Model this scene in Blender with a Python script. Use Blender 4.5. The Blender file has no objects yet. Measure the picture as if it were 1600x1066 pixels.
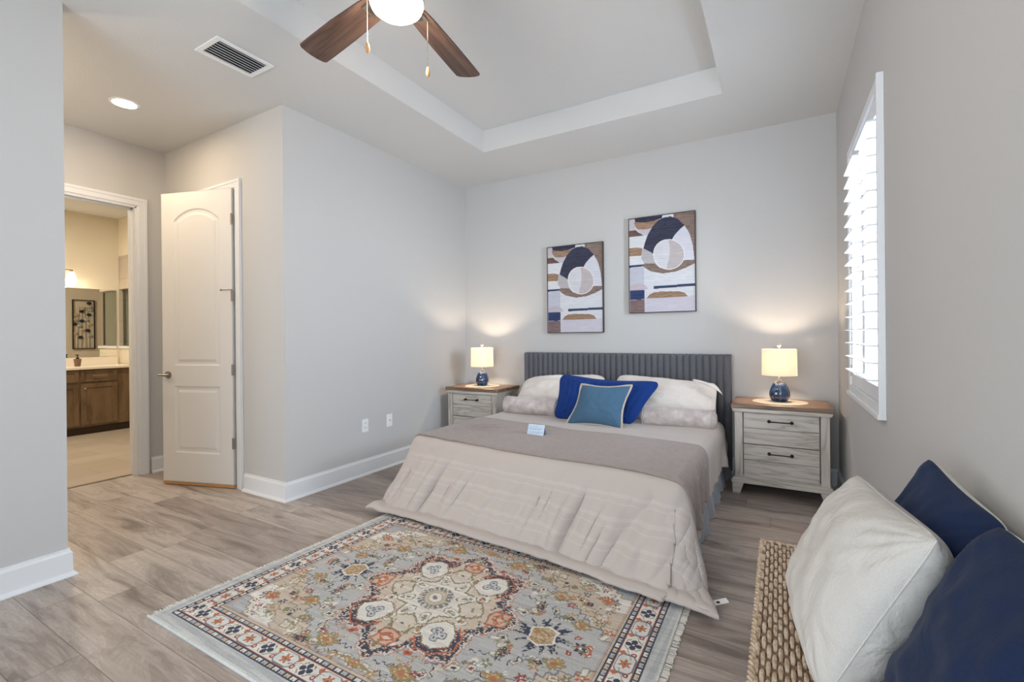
import bpy, bmesh, math, random
import numpy as np
from mathutils import Vector, Matrix, noise
random.seed(7); rng = np.random.default_rng(5)
PI = math.pi
sc = bpy.context.scene
col = sc.collection

# ------------------------------------------------------------------ camera
YAW, PITCH, ROLL, FPX = 0.526, -0.0007, -0.0091, 725.77
CAMH = 1.2233
def cam_axes():
    cy, sy = math.cos(YAW), math.sin(YAW)
    F = Vector((-sy, cy, 0)); R = Vector((cy, sy, 0)); U = Vector((0, 0, 1))
    cp, sp = math.cos(PITCH), math.sin(PITCH)
    F2 = F*cp+U*sp; U2 = U*cp-F*sp
    cr, sr = math.cos(ROLL), math.sin(ROLL)
    return R*cr+U2*sr, U2*cr-R*sr, F2
cd = bpy.data.cameras.new('camera'); cam = bpy.data.objects.new('camera', cd); col.objects.link(cam)
R_, U_, F_ = cam_axes()
M = Matrix((R_, U_, -F_)).transposed().to_4x4(); M.translation = (0, 0, CAMH)
cam.matrix_world = M
cd.sensor_width = 36; cd.lens = FPX/1600*36
cd.shift_x = (800-795.34)/1600; cd.shift_y = (526.27-533)/1600
cd.clip_start = .02
sc.camera = cam

# ------------------------------------------------------------------ colour, world, light
def lin(r, g, b, a=1.0):
    f = lambda c: (c/255/12.92 if c/255 <= .04045 else ((c/255+.055)/1.055)**2.4)
    return (f(r), f(g), f(b), a)
sc.view_settings.view_transform = 'Standard'; sc.view_settings.look = 'None'
sc.view_settings.exposure = -0.09; sc.view_settings.gamma = 1.0
try: sc.view_settings.use_curve_mapping = False
except Exception: pass
w = bpy.data.worlds.new('daylight'); sc.world = w; w.use_nodes = True
bg = w.node_tree.nodes['Background']; bg.inputs[0].default_value = (.84, .93, 1, 1); bg.inputs[1].default_value = 1.8
def area(name, loc, rot, sx, sy, power, color, spread=PI):
    l = bpy.data.lights.new(name, 'AREA'); l.shape = 'RECTANGLE'; l.size = sx; l.size_y = sy
    l.energy = power; l.color = color; l.spread = spread
    o = bpy.data.objects.new(name, l); col.objects.link(o); o.location = loc; o.rotation_euler = rot
    return o
def point(name, loc, power, color, r=.03):
    l = bpy.data.lights.new(name, 'POINT'); l.energy = power; l.color = color; l.shadow_soft_size = r
    o = bpy.data.objects.new(name, l); col.objects.link(o); o.location = loc
    return o
WARM = (1, .66, .36)
# daylight through the side window; the rear and hall lights are added unseen fill
area('side_window_sky', (1.25, 3.13, 2.25), (0, PI/2-.48, 0), 1.7, 1.7, 400, (.76, .88, 1))
area('side_window_ground_bounce', (1.35, 3.13, .55), (0, PI/2+.85, 0), 1.3, 1.8, 150, (.92, .96, 1))
area('added_rear_side_fill', (1.15, -.62, 2.0), (0, PI/2-.50, 0), 1.4, 1.3, 14, (.66, .83, 1))  # fill light added at an invented opening behind the camera
area('added_rear_fill', (-1.1, -1.95, 1.3), (PI/2+.10, 0, 0), 2.6, 2.2, 50, (.82, .91, 1), 2.1)  # added rear fill, tuned to lift the whole room
point('added_hall_fill', (-4.25, .25, 2.50), 27, (1, .80, .58), .08)  # unseen light added to brighten the hall ceiling, no fixture

# ------------------------------------------------------------------ materials
def mat(name, color, rough=.6, metal=0, spec=.5, bump=None, bscale=200, bdist=.001, sheen=0, coat=0):
    m = bpy.data.materials.new(name); m.use_nodes = True; nt = m.node_tree
    b = nt.nodes['Principled BSDF']
    b.inputs['Base Color'].default_value = color; b.inputs['Roughness'].default_value = rough
    b.inputs['Metallic'].default_value = metal; b.inputs['Specular IOR Level'].default_value = spec
    if sheen: b.inputs['Sheen Weight'].default_value = sheen
    if coat: b.inputs['Coat Weight'].default_value = coat; b.inputs['Coat Roughness'].default_value = .05
    if bump:
        tc = nt.nodes.new('ShaderNodeTexCoord'); n = nt.nodes.new('ShaderNodeTexNoise')
        n.inputs['Scale'].default_value = bscale; n.inputs['Detail'].default_value = 3
        bp = nt.nodes.new('ShaderNodeBump'); bp.inputs['Strength'].default_value = bump; bp.inputs['Distance'].default_value = bdist
        nt.links.new(tc.outputs['Object'], n.inputs['Vector']); nt.links.new(n.outputs['Fac'], bp.inputs['Height'])
        nt.links.new(bp.outputs['Normal'], b.inputs['Normal'])
    return m
class NT:
    """small node helper"""
    def __init__(s, m): s.nt = m.node_tree; s.b = s.nt.nodes['Principled BSDF']
    def n(s, t, **k):
        o = s.nt.nodes.new(t)
        for a, v in k.items():
            if a.startswith('i'): o.inputs[int(a[1:])].default_value = v
            else: setattr(o, a, v)
        return o
    def l(s, a, b): s.nt.links.new(a, b)
    def m(s, op, a, b=None, c=None):
        o = s.nt.nodes.new('ShaderNodeMath'); o.operation = op
        for i, x in enumerate((a, b, c)):
            if x is None: continue
            if isinstance(x, (int, float)): o.inputs[i].default_value = x
            else: s.l(x, o.inputs[i])
        return o.outputs[0]
    def mix(s, f, a, b, mode='MIX'):
        o = s.nt.nodes.new('ShaderNodeMix'); o.data_type = 'RGBA'; o.blend_type = mode
        for sock, x in ((o.inputs[0], f), (o.inputs[6], a), (o.inputs[7], b)):
            if isinstance(x, (int, float)): sock.default_value = x
            elif isinstance(x, tuple): sock.default_value = x
            else: s.l(x, sock)
        return o.outputs[2]
    def ramp(s, f, stops):
        o = s.nt.nodes.new('ShaderNodeValToRGB'); cr = o.color_ramp
        while len(cr.elements) < len(stops): cr.elements.new(.5)
        for e, (p, c) in zip(cr.elements, stops): e.position = p; e.color = c
        s.l(f, o.inputs[0]); return o.outputs[0]

m_wall = mat('wall_paint', lin(198, 197, 196), .75, spec=.25, bump=.25, bscale=160, bdist=.002)
m_ceil = mat('ceiling_paint', lin(215, 215, 214), .85, spec=.2, bump=.35, bscale=90, bdist=.003)
m_trim = mat('trim_paint', lin(228, 230, 233), .35, spec=.4)
m_door = mat('door_paint', lin(228, 227, 225), .4, spec=.4)
m_white = mat('white_plastic', lin(240, 240, 240), .35)
m_slot = mat('dark_slot', lin(30, 30, 32), .6)
m_nickel = mat('brushed_nickel', lin(150, 140, 128), .32, metal=.9)
m_chrome = mat('chrome', lin(215, 210, 205), .15, metal=1)
m_black = mat('black_iron', lin(38, 34, 34), .45, metal=.5)
m_wood_gapglow = mat('fob_wood_gap_glow', lin(196, 146, 96), .6)  # wood of the fan fobs; also paints warm light in the door gap

def wood_floor():
    m = mat('plank_floor', (1, 1, 1, 1), .38, spec=.4); k = NT(m)
    tc = k.n('ShaderNodeTexCoord'); sp = k.n('ShaderNodeSeparateXYZ'); k.l(tc.outputs['Object'], sp.inputs[0])
    W, L = .188, 1.22
    row = k.m('FLOOR', k.m('DIVIDE', k.m('SUBTRACT', sp.outputs[1], 2.036-.188*40), W))
    wn = k.n('ShaderNodeTexWhiteNoise', noise_dimensions='1D'); k.l(row, wn.inputs['W'])
    xs = k.m('DIVIDE', k.m('ADD', sp.outputs[0], k.m('MULTIPLY', wn.outputs[0], L*3)), L)
    colm = k.m('FLOOR', xs)
    cmb = k.n('ShaderNodeCombineXYZ'); k.l(row, cmb.inputs[0]); k.l(colm, cmb.inputs[1])
    wp = k.n('ShaderNodeTexWhiteNoise', noise_dimensions='3D'); k.l(cmb.outputs[0], wp.inputs['Vector'])
    # grain coordinates, shifted for each plank
    gx = k.m('ADD', sp.outputs[0], k.m('MULTIPLY', wp.outputs[0], 31.0))
    gy = k.m('ADD', sp.outputs[1], k.m('MULTIPLY', wp.outputs[0], 17.0))
    g = k.n('ShaderNodeCombineXYZ'); k.l(k.m('MULTIPLY', gx, .9), g.inputs[0]); k.l(k.m('MULTIPLY', gy, 5.5), g.inputs[1])
    n1 = k.n('ShaderNodeTexNoise'); n1.inputs['Scale'].default_value = 1.6; n1.inputs['Detail'].default_value = 5; n1.inputs['Roughness'].default_value = .6; n1.inputs['Distortion'].default_value = 1.0
    k.l(g.outputs[0], n1.inputs['Vector'])
    g2 = k.n('ShaderNodeCombineXYZ'); k.l(k.m('MULTIPLY', gx, 3.5), g2.inputs[0]); k.l(k.m('MULTIPLY', gy, 75), g2.inputs[1])
    n2 = k.n('ShaderNodeTexNoise'); n2.inputs['Scale'].default_value = 1; n2.inputs['Detail'].default_value = 4; n2.inputs['Distortion'].default_value = .6
    k.l(g2.outputs[0], n2.inputs['Vector'])
    # cathedral rings
    wv = k.m('SINE', k.m('MULTIPLY', n1.outputs['Fac'], 95.0))
    base = k.ramp(n1.outputs['Fac'], [(.30, lin(126, 116, 110)), (.40, lin(166, 156, 149)), (.52, lin(193, 183, 176)), (.75, lin(210, 201, 194))])
    tint = k.ramp(wp.outputs[0], [(0, lin(206, 200, 198)), (.5, lin(234, 230, 227)), (1, lin(255, 252, 248))])
    c = k.mix(1.0, base, tint, 'MULTIPLY')
    c = k.mix(k.m('MULTIPLY', k.m('SUBTRACT', n2.outputs['Fac'], .35), .75), c, lin(98, 82, 72))
    c = k.mix(k.m('MULTIPLY', k.m('ADD', wv, 1), .09), c, lin(104, 88, 78))
    # knots
    vo = k.n('ShaderNodeTexVoronoi'); vo.inputs['Scale'].default_value = 1.0
    g3 = k.n('ShaderNodeCombineXYZ'); k.l(k.m('MULTIPLY', gx, 1.7), g3.inputs[0]); k.l(k.m('MULTIPLY', gy, 4.5), g3.inputs[1]); k.l(g3.outputs[0], vo.inputs['Vector'])
    c = k.mix(k.m('MULTIPLY', k.m('SUBTRACT', 1.0, k.m('SMOOTHSTEP', vo.outputs['Distance'], .02, .16) if False else k.m('MINIMUM', k.m('DIVIDE', vo.outputs['Distance'], .13), 1.0)), .55), c, lin(84, 68, 60))
    # seams
    fy = k.m('FRACT', k.m('DIVIDE', k.m('SUBTRACT', sp.outputs[1], 2.036-.188*40), W))
    fx = k.m('FRACT', xs)
    ey = k.m('MULTIPLY', k.m('MINIMUM', fy, k.m('SUBTRACT', 1, fy)), W)
    ex = k.m('MULTIPLY', k.m('MINIMUM', fx, k.m('SUBTRACT', 1, fx)), L)
    e = k.m('LESS_THAN', k.m('MINIMUM', ex, ey), .0013)
    c = k.mix(k.m('MULTIPLY', e, .75), c, lin(70, 58, 50))
    k.l(c, k.b.inputs['Base Color'])
    bp = k.n('ShaderNodeBump'); bp.inputs['Strength'].default_value = .3; bp.inputs['Distance'].default_value = .001
    k.l(k.m('SUBTRACT', k.m('MULTIPLY', n2.outputs['Fac'], .4), e), bp.inputs['Height']); k.l(bp.outputs[0], k.b.inputs['Normal'])
    return m
m_floor = wood_floor()

def tile_mat(name, c1, c2, grout, tw, th, axes='XY', rough=.35):
    m = mat(name, c1, rough); k = NT(m)
    tc = k.n('ShaderNodeTexCoord'); sp = k.n('ShaderNodeSeparateXYZ'); k.l(tc.outputs['Object'], sp.inputs[0])
    cb = k.n('ShaderNodeCombineXYZ'); ix = 'XYZ'
    k.l(sp.outputs[ix.index(axes[0])], cb.inputs[0]); k.l(sp.outputs[ix.index(axes[1])], cb.inputs[1])
    br = k.n('ShaderNodeTexBrick'); br.inputs['Scale'].default_value = 1; br.inputs['Brick Width'].default_value = tw; br.inputs['Row Height'].default_value = th
    br.inputs['Mortar Size'].default_value = .0025; br.inputs['Color1'].default_value = c1; br.inputs['Color2'].default_value = c2; br.inputs['Mortar'].default_value = grout
    k.l(cb.outputs[0], br.inputs['Vector'])
    n = k.n('ShaderNodeTexNoise'); n.inputs['Scale'].default_value = 3; n.inputs['Detail'].default_value = 6; k.l(tc.outputs['Object'], n.inputs['Vector'])
    c = k.mix(k.m('MULTIPLY', n.outputs['Fac'], .35), br.outputs['Color'], lin(150, 132, 112))
    k.l(c, k.b.inputs['Base Color']); return m
m_bathfloor = tile_mat('bath_floor_tile', lin(196, 184, 168), lin(186, 172, 156), lin(150, 138, 122), .6, .3, 'YX')
m_showertile_x = tile_mat('shower_tile', lin(200, 190, 176), lin(188, 178, 164), lin(160, 150, 138), .6, .3, 'YZ', .25)
m_showertile_y = tile_mat('shower_tile_side', lin(200, 190, 176), lin(188, 178, 164), lin(160, 150, 138), .6, .3, 'XZ', .25)

def grain_mat(name, stops, axis=0, sc1=(1.2, 14), rough=.5, rings=18):
    """wood with grain running along the object's local axis 0 (x) or 2 (z)"""
    m = mat(name, (1, 1, 1, 1), rough); k = NT(m)
    tc = k.n('ShaderNodeTexCoord'); oi = k.n('ShaderNodeObjectInfo')
    mp = k.n('ShaderNodeMapping'); k.l(tc.outputs['Object'], mp.inputs[0])
    s = [sc1[1]]*3; s[axis] = sc1[0]; mp.inputs['Scale'].default_value = s
    ad = k.n('ShaderNodeVectorMath', operation='ADD'); k.l(mp.outputs[0], ad.inputs[0])
    cb = k.n('ShaderNodeCombineXYZ')
    for i in range(3): k.l(k.m('MULTIPLY', oi.outputs['Random'], 37+11*i), cb.inputs[i])
    k.l(cb.outputs[0], ad.inputs[1])
    n = k.n('ShaderNodeTexNoise'); n.inputs['Scale'].default_value = 1; n.inputs['Detail'].default_value = 3; n.inputs['Distortion'].default_value = .4; k.l(ad.outputs[0], n.inputs['Vector'])
    s1 = k.m('ABSOLUTE', k.m('SINE', k.m('MULTIPLY', n.outputs['Fac'], rings)))
    n2 = k.n('ShaderNodeTexNoise'); n2.inputs['Scale'].default_value = 9; n2.inputs['Detail'].default_value = 5; k.l(ad.outputs[0], n2.inputs['Vector'])
    f = k.m('ADD', k.m('MULTIPLY', s1, .6), k.m('MULTIPLY', n2.outputs['Fac'], .5))
    k.l(k.ramp(f, stops), k.b.inputs['Base Color']); return m
WS = [(.08, lin(120, 108, 96)), (.22, lin(160, 150, 139)), (.42, lin(178, 170, 160)), (.8, lin(196, 189, 180))]
m_wash = grain_mat('whitewashed_wood', WS, 0, (2.2, 20), rings=12)
m_washv = grain_mat('whitewashed_wood_upright', WS, 2, (2.2, 20), rings=12)
m_top = grain_mat('brown_wood_top', [(.1, lin(74, 55, 43)), (.5, lin(110, 85, 66)), (.9, lin(132, 106, 84))], 0, (1.5, 12), .4, 9)
m_vanity = grain_mat('vanity_wood', [(.1, lin(80, 62, 44)), (.5, lin(108, 86, 62)), (.9, lin(122, 98, 72))], 2, (2, 8), .4, 5)
m_blade = grain_mat('fan_blade_wood', [(.1, lin(52, 37, 32)), (.5, lin(80, 60, 51)), (.9, lin(98, 76, 64))], 0, (2, 22), .5, 7)

def fabric(name, color, color2=None, scale=900, rough=.9, sheen=.3, big=0, bump=.3):
    m = mat(name, color, rough, spec=.2, sheen=sheen); k = NT(m)
    tc = k.n('ShaderNodeTexCoord')
    n = k.n('ShaderNodeTexNoise'); n.inputs['Scale'].default_value = scale; n.inputs['Detail'].default_value = 2; k.l(tc.outputs['Object'], n.inputs['Vector'])
    if color2: k.l(k.mix(k.m('MULTIPLY', n.outputs['Fac'], 1.0), color, color2), k.b.inputs['Base Color'])
    bp = k.n('ShaderNodeBump'); bp.inputs['Strength'].default_value = bump; bp.inputs['Distance'].default_value = .0008
    k.l(n.outputs['Fac'], bp.inputs['Height']); last = bp.outputs[0]
    if big:
        n3 = k.n('ShaderNodeTexNoise'); n3.inputs['Scale'].default_value = 9; n3.inputs['Detail'].default_value = 4; n3.inputs['Distortion'].default_value = 1.2; k.l(tc.outputs['Object'], n3.inputs['Vector'])
        b2 = k.n('ShaderNodeBump'); b2.inputs['Strength'].default_value = big; b2.inputs['Distance'].default_value = .02
        k.l(n3.outputs['Fac'], b2.inputs['Height']); k.l(last, b2.inputs['Normal']); last = b2.outputs[0]
    k.l(last, k.b.inputs['Normal']); return m
m_head = fabric('grey_upholstery', lin(110, 111, 117), lin(84, 85, 91), 160, sheen=.1, bump=.5)
m_sheet = fabric('ivory_pillowcase', lin(226, 218, 211), None, 700, sheen=.1, big=.7)
m_velvet = fabric('silvery_velvet', lin(232, 222, 218), lin(126, 113, 110), 13, rough=.40, sheen=.5, big=.8)  # blotchy light and dark tones put the velvet's sheen into the colour
m_blueq = fabric('royal_blue_quilt', lin(26, 62, 134), lin(16, 44, 104), 300, big=.2, sheen=.05)
m_teal = fabric('denim_blue_weave', lin(88, 120, 144), lin(50, 82, 112), 260, sheen=.05)
m_rope = fabric('ivory_braid', lin(222, 212, 196), lin(150, 134, 114), 130)
m_skirt = fabric('blue_grey_skirt', lin(150, 156, 166), None, 500)
m_cream = fabric('oatmeal_linen', lin(212, 208, 202), lin(186, 182, 176), 420, sheen=.05, big=.6, bump=.5)
m_navy = fabric('navy_velvet', lin(28, 44, 78), lin(20, 34, 62), 200, rough=.9, sheen=.05, big=.22)
m_print = fabric('cream_printed_back', lin(224, 222, 206), lin(150, 156, 140), 60)
m_shade = None

def duvet_mat():
    m = mat('duvet_cotton', lin(220, 210, 202), .85, spec=.2, sheen=.2); k = NT(m)
    uv = k.n('ShaderNodeUVMap'); sp = k.n('ShaderNodeSeparateXYZ'); k.l(uv.outputs[0], sp.inputs[0])
    # woven satin stripes running across the bed
    st = None
    for c0, wd in ((.13, .010), (.17, .004), (.25, .010), (.29, .004), (.37, .010), (.41, .004), (-.16, .010), (-.45, .010), (-.75, .010), (-1.05, .010)):
        s = k.m('LESS_THAN', k.m('ABSOLUTE', k.m('SUBTRACT', sp.outputs[1], c0)), wd)
        st = s if st is None else k.m('MAXIMUM', st, s)
    tc = k.n('ShaderNodeTexCoord'); n = k.n('ShaderNodeTexNoise'); n.inputs['Scale'].default_value = 500; k.l(tc.outputs['Object'], n.inputs['Vector'])
    c = k.mix(n.outputs['Fac'], lin(194, 184, 178), lin(184, 174, 168))
    k.l(k.mix(k.m('MULTIPLY', st, .13), c, lin(228, 221, 216)), k.b.inputs['Base Color'])
    n3 = k.n('ShaderNodeTexNoise'); n3.inputs['Scale'].default_value = 7; n3.inputs['Detail'].default_value = 4; n3.inputs['Distortion'].default_value = 1.0; k.l(tc.outputs['Object'], n3.inputs['Vector'])
    b2 = k.n('ShaderNodeBump'); b2.inputs['Strength'].default_value = .2; b2.inputs['Distance'].default_value = .02
    k.l(n3.outputs['Fac'], b2.inputs['Height']); k.l(b2.outputs[0], k.b.inputs['Normal'])
    return m
m_duvet = duvet_mat()
def throw_mat():
    m = mat('mushroom_quilted_cotton', lin(150, 136, 130), .85, spec=.2, sheen=.2); k = NT(m)
    uv = k.n('ShaderNodeUVMap'); sp = k.n('ShaderNodeSeparateXYZ'); k.l(uv.outputs[0], sp.inputs[0])
    s = k.m('ABSOLUTE', k.m('SINE', k.m('MULTIPLY', sp.outputs[1], 130.0)))
    tc = k.n('ShaderNodeTexCoord'); n = k.n('ShaderNodeTexNoise'); n.inputs['Scale'].default_value = 30; k.l(tc.outputs['Object'], n.inputs['Vector'])
    k.l(k.mix(n.outputs['Fac'], lin(160, 147, 141), lin(140, 127, 122)), k.b.inputs['Base Color'])
    bp = k.n('ShaderNodeBump'); bp.inputs['Strength'].default_value = .5; bp.inputs['Distance'].default_value = .003
    k.l(s, bp.inputs['Height']); k.l(bp.outputs[0], k.b.inputs['Normal']); return m
m_throw = throw_mat()

def emit(name, color, strength):
    m = bpy.data.materials.new(name); m.use_nodes = True; nt = m.node_tree
    b = nt.nodes['Principled BSDF']; b.inputs['Base Color'].default_value = color
    b.inputs['Emission Color'].default_value = color; b.inputs['Emission Strength'].default_value = strength
    return m
m_can = emit('downlight_lens', (1, .93, .8, 1), 14)
m_bowl = emit('lit_opal_glass', (1, .86, .66, 1), 4.5)
m_shadeglow = emit('lit_frosted_glass', (1, .82, .58, 1), 3)
def shade_mat():
    m = bpy.data.materials.new('linen_lampshade'); m.use_nodes = True; nt = m.node_tree
    out = nt.nodes['Material Output']; nt.nodes.remove(nt.nodes['Principled BSDF'])
    d = nt.nodes.new('ShaderNodeBsdfDiffuse'); d.inputs[0].default_value = lin(240, 230, 214)
    t = nt.nodes.new('ShaderNodeBsdfTranslucent'); t.inputs[0].default_value = lin(252, 246, 238)
    mx = nt.nodes.new('ShaderNodeMixShader'); mx.inputs[0].default_value = .55
    nt.links.new(d.outputs[0], mx.inputs[1]); nt.links.new(t.outputs[0], mx.inputs[2]); nt.links.new(mx.outputs[0], out.inputs[0])
    return m
m_shade = shade_mat()
def glass(name, tint=(1, 1, 1, 1), rough=0.0):
    m = bpy.data.materials.new(name); m.use_nodes = True; nt = m.node_tree
    out = nt.nodes['Material Output']; nt.nodes.remove(nt.nodes['Principled BSDF'])
    t = nt.nodes.new('ShaderNodeBsdfTransparent'); t.inputs[0].default_value = tint
    g = nt.nodes.new('ShaderNodeBsdfGlossy'); g.inputs['Roughness'].default_value = .03
    mx = nt.nodes.new('ShaderNodeMixShader')
    mx.inputs[0].default_value = .05; nt.links.new(t.outputs[0], mx.inputs[1]); nt.links.new(g.outputs[0], mx.inputs[2]); nt.links.new(mx.outputs[0], out.inputs[0])
    return m
m_glass = glass('window_glass'); m_shglass = glass('shower_glass', (.86, .93, .92, 1))
m_crystal = bpy.data.materials.new('crystal'); m_crystal.use_nodes = True
_b = m_crystal.node_tree.nodes['Principled BSDF']; _b.inputs['Transmission Weight'].default_value = .7; _b.inputs['Roughness'].default_value = .08; _b.inputs['Base Color'].default_value = lin(240, 235, 228)
m_mirror = mat('mirror_silver', (.92, .92, .9, 1), .01, metal=1)

# ------------------------------------------------------------------ builders
def T(co): return Vector(co)
class MB:
    def __init__(s): s.bm = bmesh.new()
    def box(s, x0, x1, y0, y1, z0, z1, mtx=None, bev=0):
        c = [(x, y, z) for z in (z0, z1) for y in (y0, y1) for x in (x0, x1)]
        vs = [s.bm.verts.new(mtx @ Vector(p) if mtx else p) for p in c]
        fs = [s.bm.faces.new([vs[i] for i in f]) for f in ((0, 2, 3, 1), (4, 5, 7, 6), (0, 1, 5, 4), (2, 6, 7, 3), (0, 4, 6, 2), (1, 3, 7, 5))]
        if bev:
            es = list({e for f in fs for e in f.edges})
            bmesh.ops.bevel(s.bm, geom=es, offset=bev, segments=2, profile=.5, affect='EDGES')
        return s
    def prism(s, pts, a0, a1, plane='XZ', mtx=None):
        """extrude a 2D outline: plane XZ along y, XY along z, YZ along x"""
        def P(p, a):
            q = {'XZ': (p[0], a, p[1]), 'XY': (p[0], p[1], a), 'YZ': (a, p[0], p[1])}[plane]
            return mtx @ Vector(q) if mtx else Vector(q)
        A = [s.bm.verts.new(P(p, a0)) for p in pts]; B = [s.bm.verts.new(P(p, a1)) for p in pts]
        n = len(pts); s.bm.faces.new(A[::-1]); s.bm.faces.new(B)
        for i in range(n): s.bm.faces.new((A[i], A[(i+1) % n], B[(i+1) % n], B[i]))
        return s
    def lathe(s, prof, c=(0, 0, 0), seg=32, mod=None, cap=True):
        rings = []
        for r, z in prof:
            ring = []
            for i in range(seg):
                a = 2*PI*i/seg; rr = r*(mod(a, z) if mod else 1)
                ring.append(s.bm.verts.new((c[0]+rr*math.cos(a), c[1]+rr*math.sin(a), c[2]+z)))
            rings.append(ring)
        for a, b in zip(rings, rings[1:]):
            for i in range(seg): s.bm.faces.new((a[i], a[(i+1) % seg], b[(i+1) % seg], b[i]))
        if cap: s.bm.faces.new(rings[0][::-1]); s.bm.faces.new(rings[-1])
        return s
    def tube(s, pts, r, seg=8, closed=False):
        pts = [Vector(p) for p in pts]; n = len(pts); rings = []
        up = Vector((0, 0, 1)); N = None
        for i, p in enumerate(pts):
            if closed: t = (pts[(i+1) % n]-pts[i-1])
            else: t = pts[min(i+1, n-1)]-pts[max(i-1, 0)]
            t.normalize()
            if N is None:
                N = t.cross(up)
                if N.length < .1: N = t.cross(Vector((1, 0, 0)))
            N = (N-t*N.dot(t)).normalized(); B = t.cross(N)
            rr = r(i/(n-1)) if callable(r) else r
            rings.append([s.bm.verts.new(p+(N*math.cos(2*PI*k/seg)+B*math.sin(2*PI*k/seg))*rr) for k in range(seg)])
        for i in range(n if closed else n-1):
            a, b = rings[i], rings[(i+1) % n]
            for k in range(seg): s.bm.faces.new((a[k], a[(k+1) % seg], b[(k+1) % seg], b[k]))
        if not closed: s.bm.faces.new(rings[0][::-1]); s.bm.faces.new(rings[-1])
        return s
    def ball(s, c, r, sx=1, sy=1, sz=1, u=12, v=8):
        bmesh.ops.create_uvsphere(s.bm, u_segments=u, v_segments=v, radius=r, matrix=Matrix.Translation(c) @ Matrix.Diagonal((sx, sy, sz, 1)))
        return s
    def build(s, name, m, parent=None, smooth=False, bev=0, loc=None):
        bmesh.ops.recalc_face_normals(s.bm, faces=s.bm.faces)
        me = bpy.data.meshes.new(name); s.bm.to_mesh(me); s.bm.free()
        return finish(name, me, m, parent, smooth, bev, loc)
def finish(name, me, m, parent=None, smooth=False, bev=0, loc=None):
    me.materials.append(m)
    o = bpy.data.objects.new(name, me); col.objects.link(o)
    if smooth:
        me.polygons.foreach_set('use_smooth', [True]*len(me.polygons))
        try: me.set_sharp_from_angle(angle=math.radians(50 if smooth is True else smooth))
        except Exception: pass
    if bev:
        b = o.modifiers.new('bevel', 'BEVEL'); b.width = bev; b.segments = 2; b.limit_method = 'ANGLE'; b.harden_normals = False
    if parent: o.parent = parent
    if loc: o.location = loc
    return o
def grid_mesh(name, P, m, parent=None, smooth=True, uv=None, facecol=None, closed_u=False):
    """P: (ny, nx, 3) array"""
    ny, nx, _ = P.shape
    idx = np.arange(ny*nx).reshape(ny, nx)
    f = np.stack([idx[:-1, :-1], idx[:-1, 1:], idx[1:, 1:], idx[1:, :-1]], -1).reshape(-1, 4)
    me = bpy.data.meshes.new(name)
    me.vertices.add(ny*nx); me.vertices.foreach_set('co', P.reshape(-1).astype(np.float32))
    me.loops.add(f.size); me.loops.foreach_set('vertex_index', f.reshape(-1).astype(np.int32))
    me.polygons.add(len(f)); me.polygons.foreach_set('loop_start', np.arange(0, f.size, 4, dtype=np.int32))
    try: me.polygons.foreach_set('loop_total', np.full(len(f), 4, dtype=np.int32))
    except Exception: pass
    me.update(calc_edges=True)
    if uv is not None:
        l = me.uv_layers.new(name='UVMap'); l.data.foreach_set('uv', uv.reshape(-1, 2)[f.reshape(-1)].reshape(-1).astype(np.float32))
    if facecol is not None:
        a = me.attributes.new('pattern', 'FLOAT_COLOR', 'FACE')
        a.data.foreach_set('color', facecol.reshape(-1).astype(np.float32))
    me.validate()
    return finish(name, me, m, parent, smooth)
def tag(o, label=None, cat=None, group=None, kind=None):
    if label: o['label'] = label
    if cat: o['category'] = cat
    if group: o['group'] = group
    if kind: o['kind'] = kind
    return o
def empty(name, loc, label, cat, group=None, rot=0):
    o = bpy.data.objects.new(name, None); col.objects.link(o); o.location = loc; o.rotation_euler.z = rot
    o.empty_display_size = .1
    return tag(o, label, cat, group)
def struct(o): o['kind'] = 'structure'; return o
def copy_tree(o, parent=None):
    c = o.copy(); col.objects.link(c)
    if parent: c.parent = parent
    for ch in [x for x in bpy.data.objects if x.parent == o]: copy_tree(ch, c)
    return c
def pattern_mat(name, rough=.9, bump=0, bscale=400):
    m = mat(name, (1, 1, 1, 1), rough, spec=.15, bump=bump or None, bscale=bscale, bdist=.003); k = NT(m)
    a = k.n('ShaderNodeAttribute', attribute_name='pattern'); k.l(a.outputs['Color'], k.b.inputs['Base Color']); return m

# ------------------------------------------------------------------ room shell
LX, RX, D, H = -3.21, .408, 4.508, 2.98
Y1, YN, X2, YR = 2.171, .933, -5.002, -1.6
WT = .12
struct(MB().box(-5.07, RX+.16, YR-.2, D+.12, -.1, 0).build('floor', m_floor))
struct(MB().box(-9.4, -5.072, 0, D+.12, -.1, .0).build('floor_bath', m_bathfloor))
struct(MB().box(-5.10, -5.062, 1.11, 1.93, -.001, .004).build('trim_threshold', m_nickel))
struct(MB().box(LX-WT, RX+.16, D, D+.12, 0, H).build('wall_back', m_wall))
struct(MB().box(LX-WT, LX, Y1, D, 0, H).build('wall_left', m_wall))
struct(MB().box(LX-WT, LX, YR, YN, 0, H).build('wall_entry', m_wall))
# hall wall with closet opening
CX0, CX1, DH = -4.555, -3.83, 2.455
struct(MB().box(X2, CX0, Y1, Y1+WT, 0, H).box(CX1, LX-WT, Y1, Y1+WT, 0, H).box(CX0, CX1, Y1, Y1+WT, DH, H).build('wall_hall', m_wall))
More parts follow.
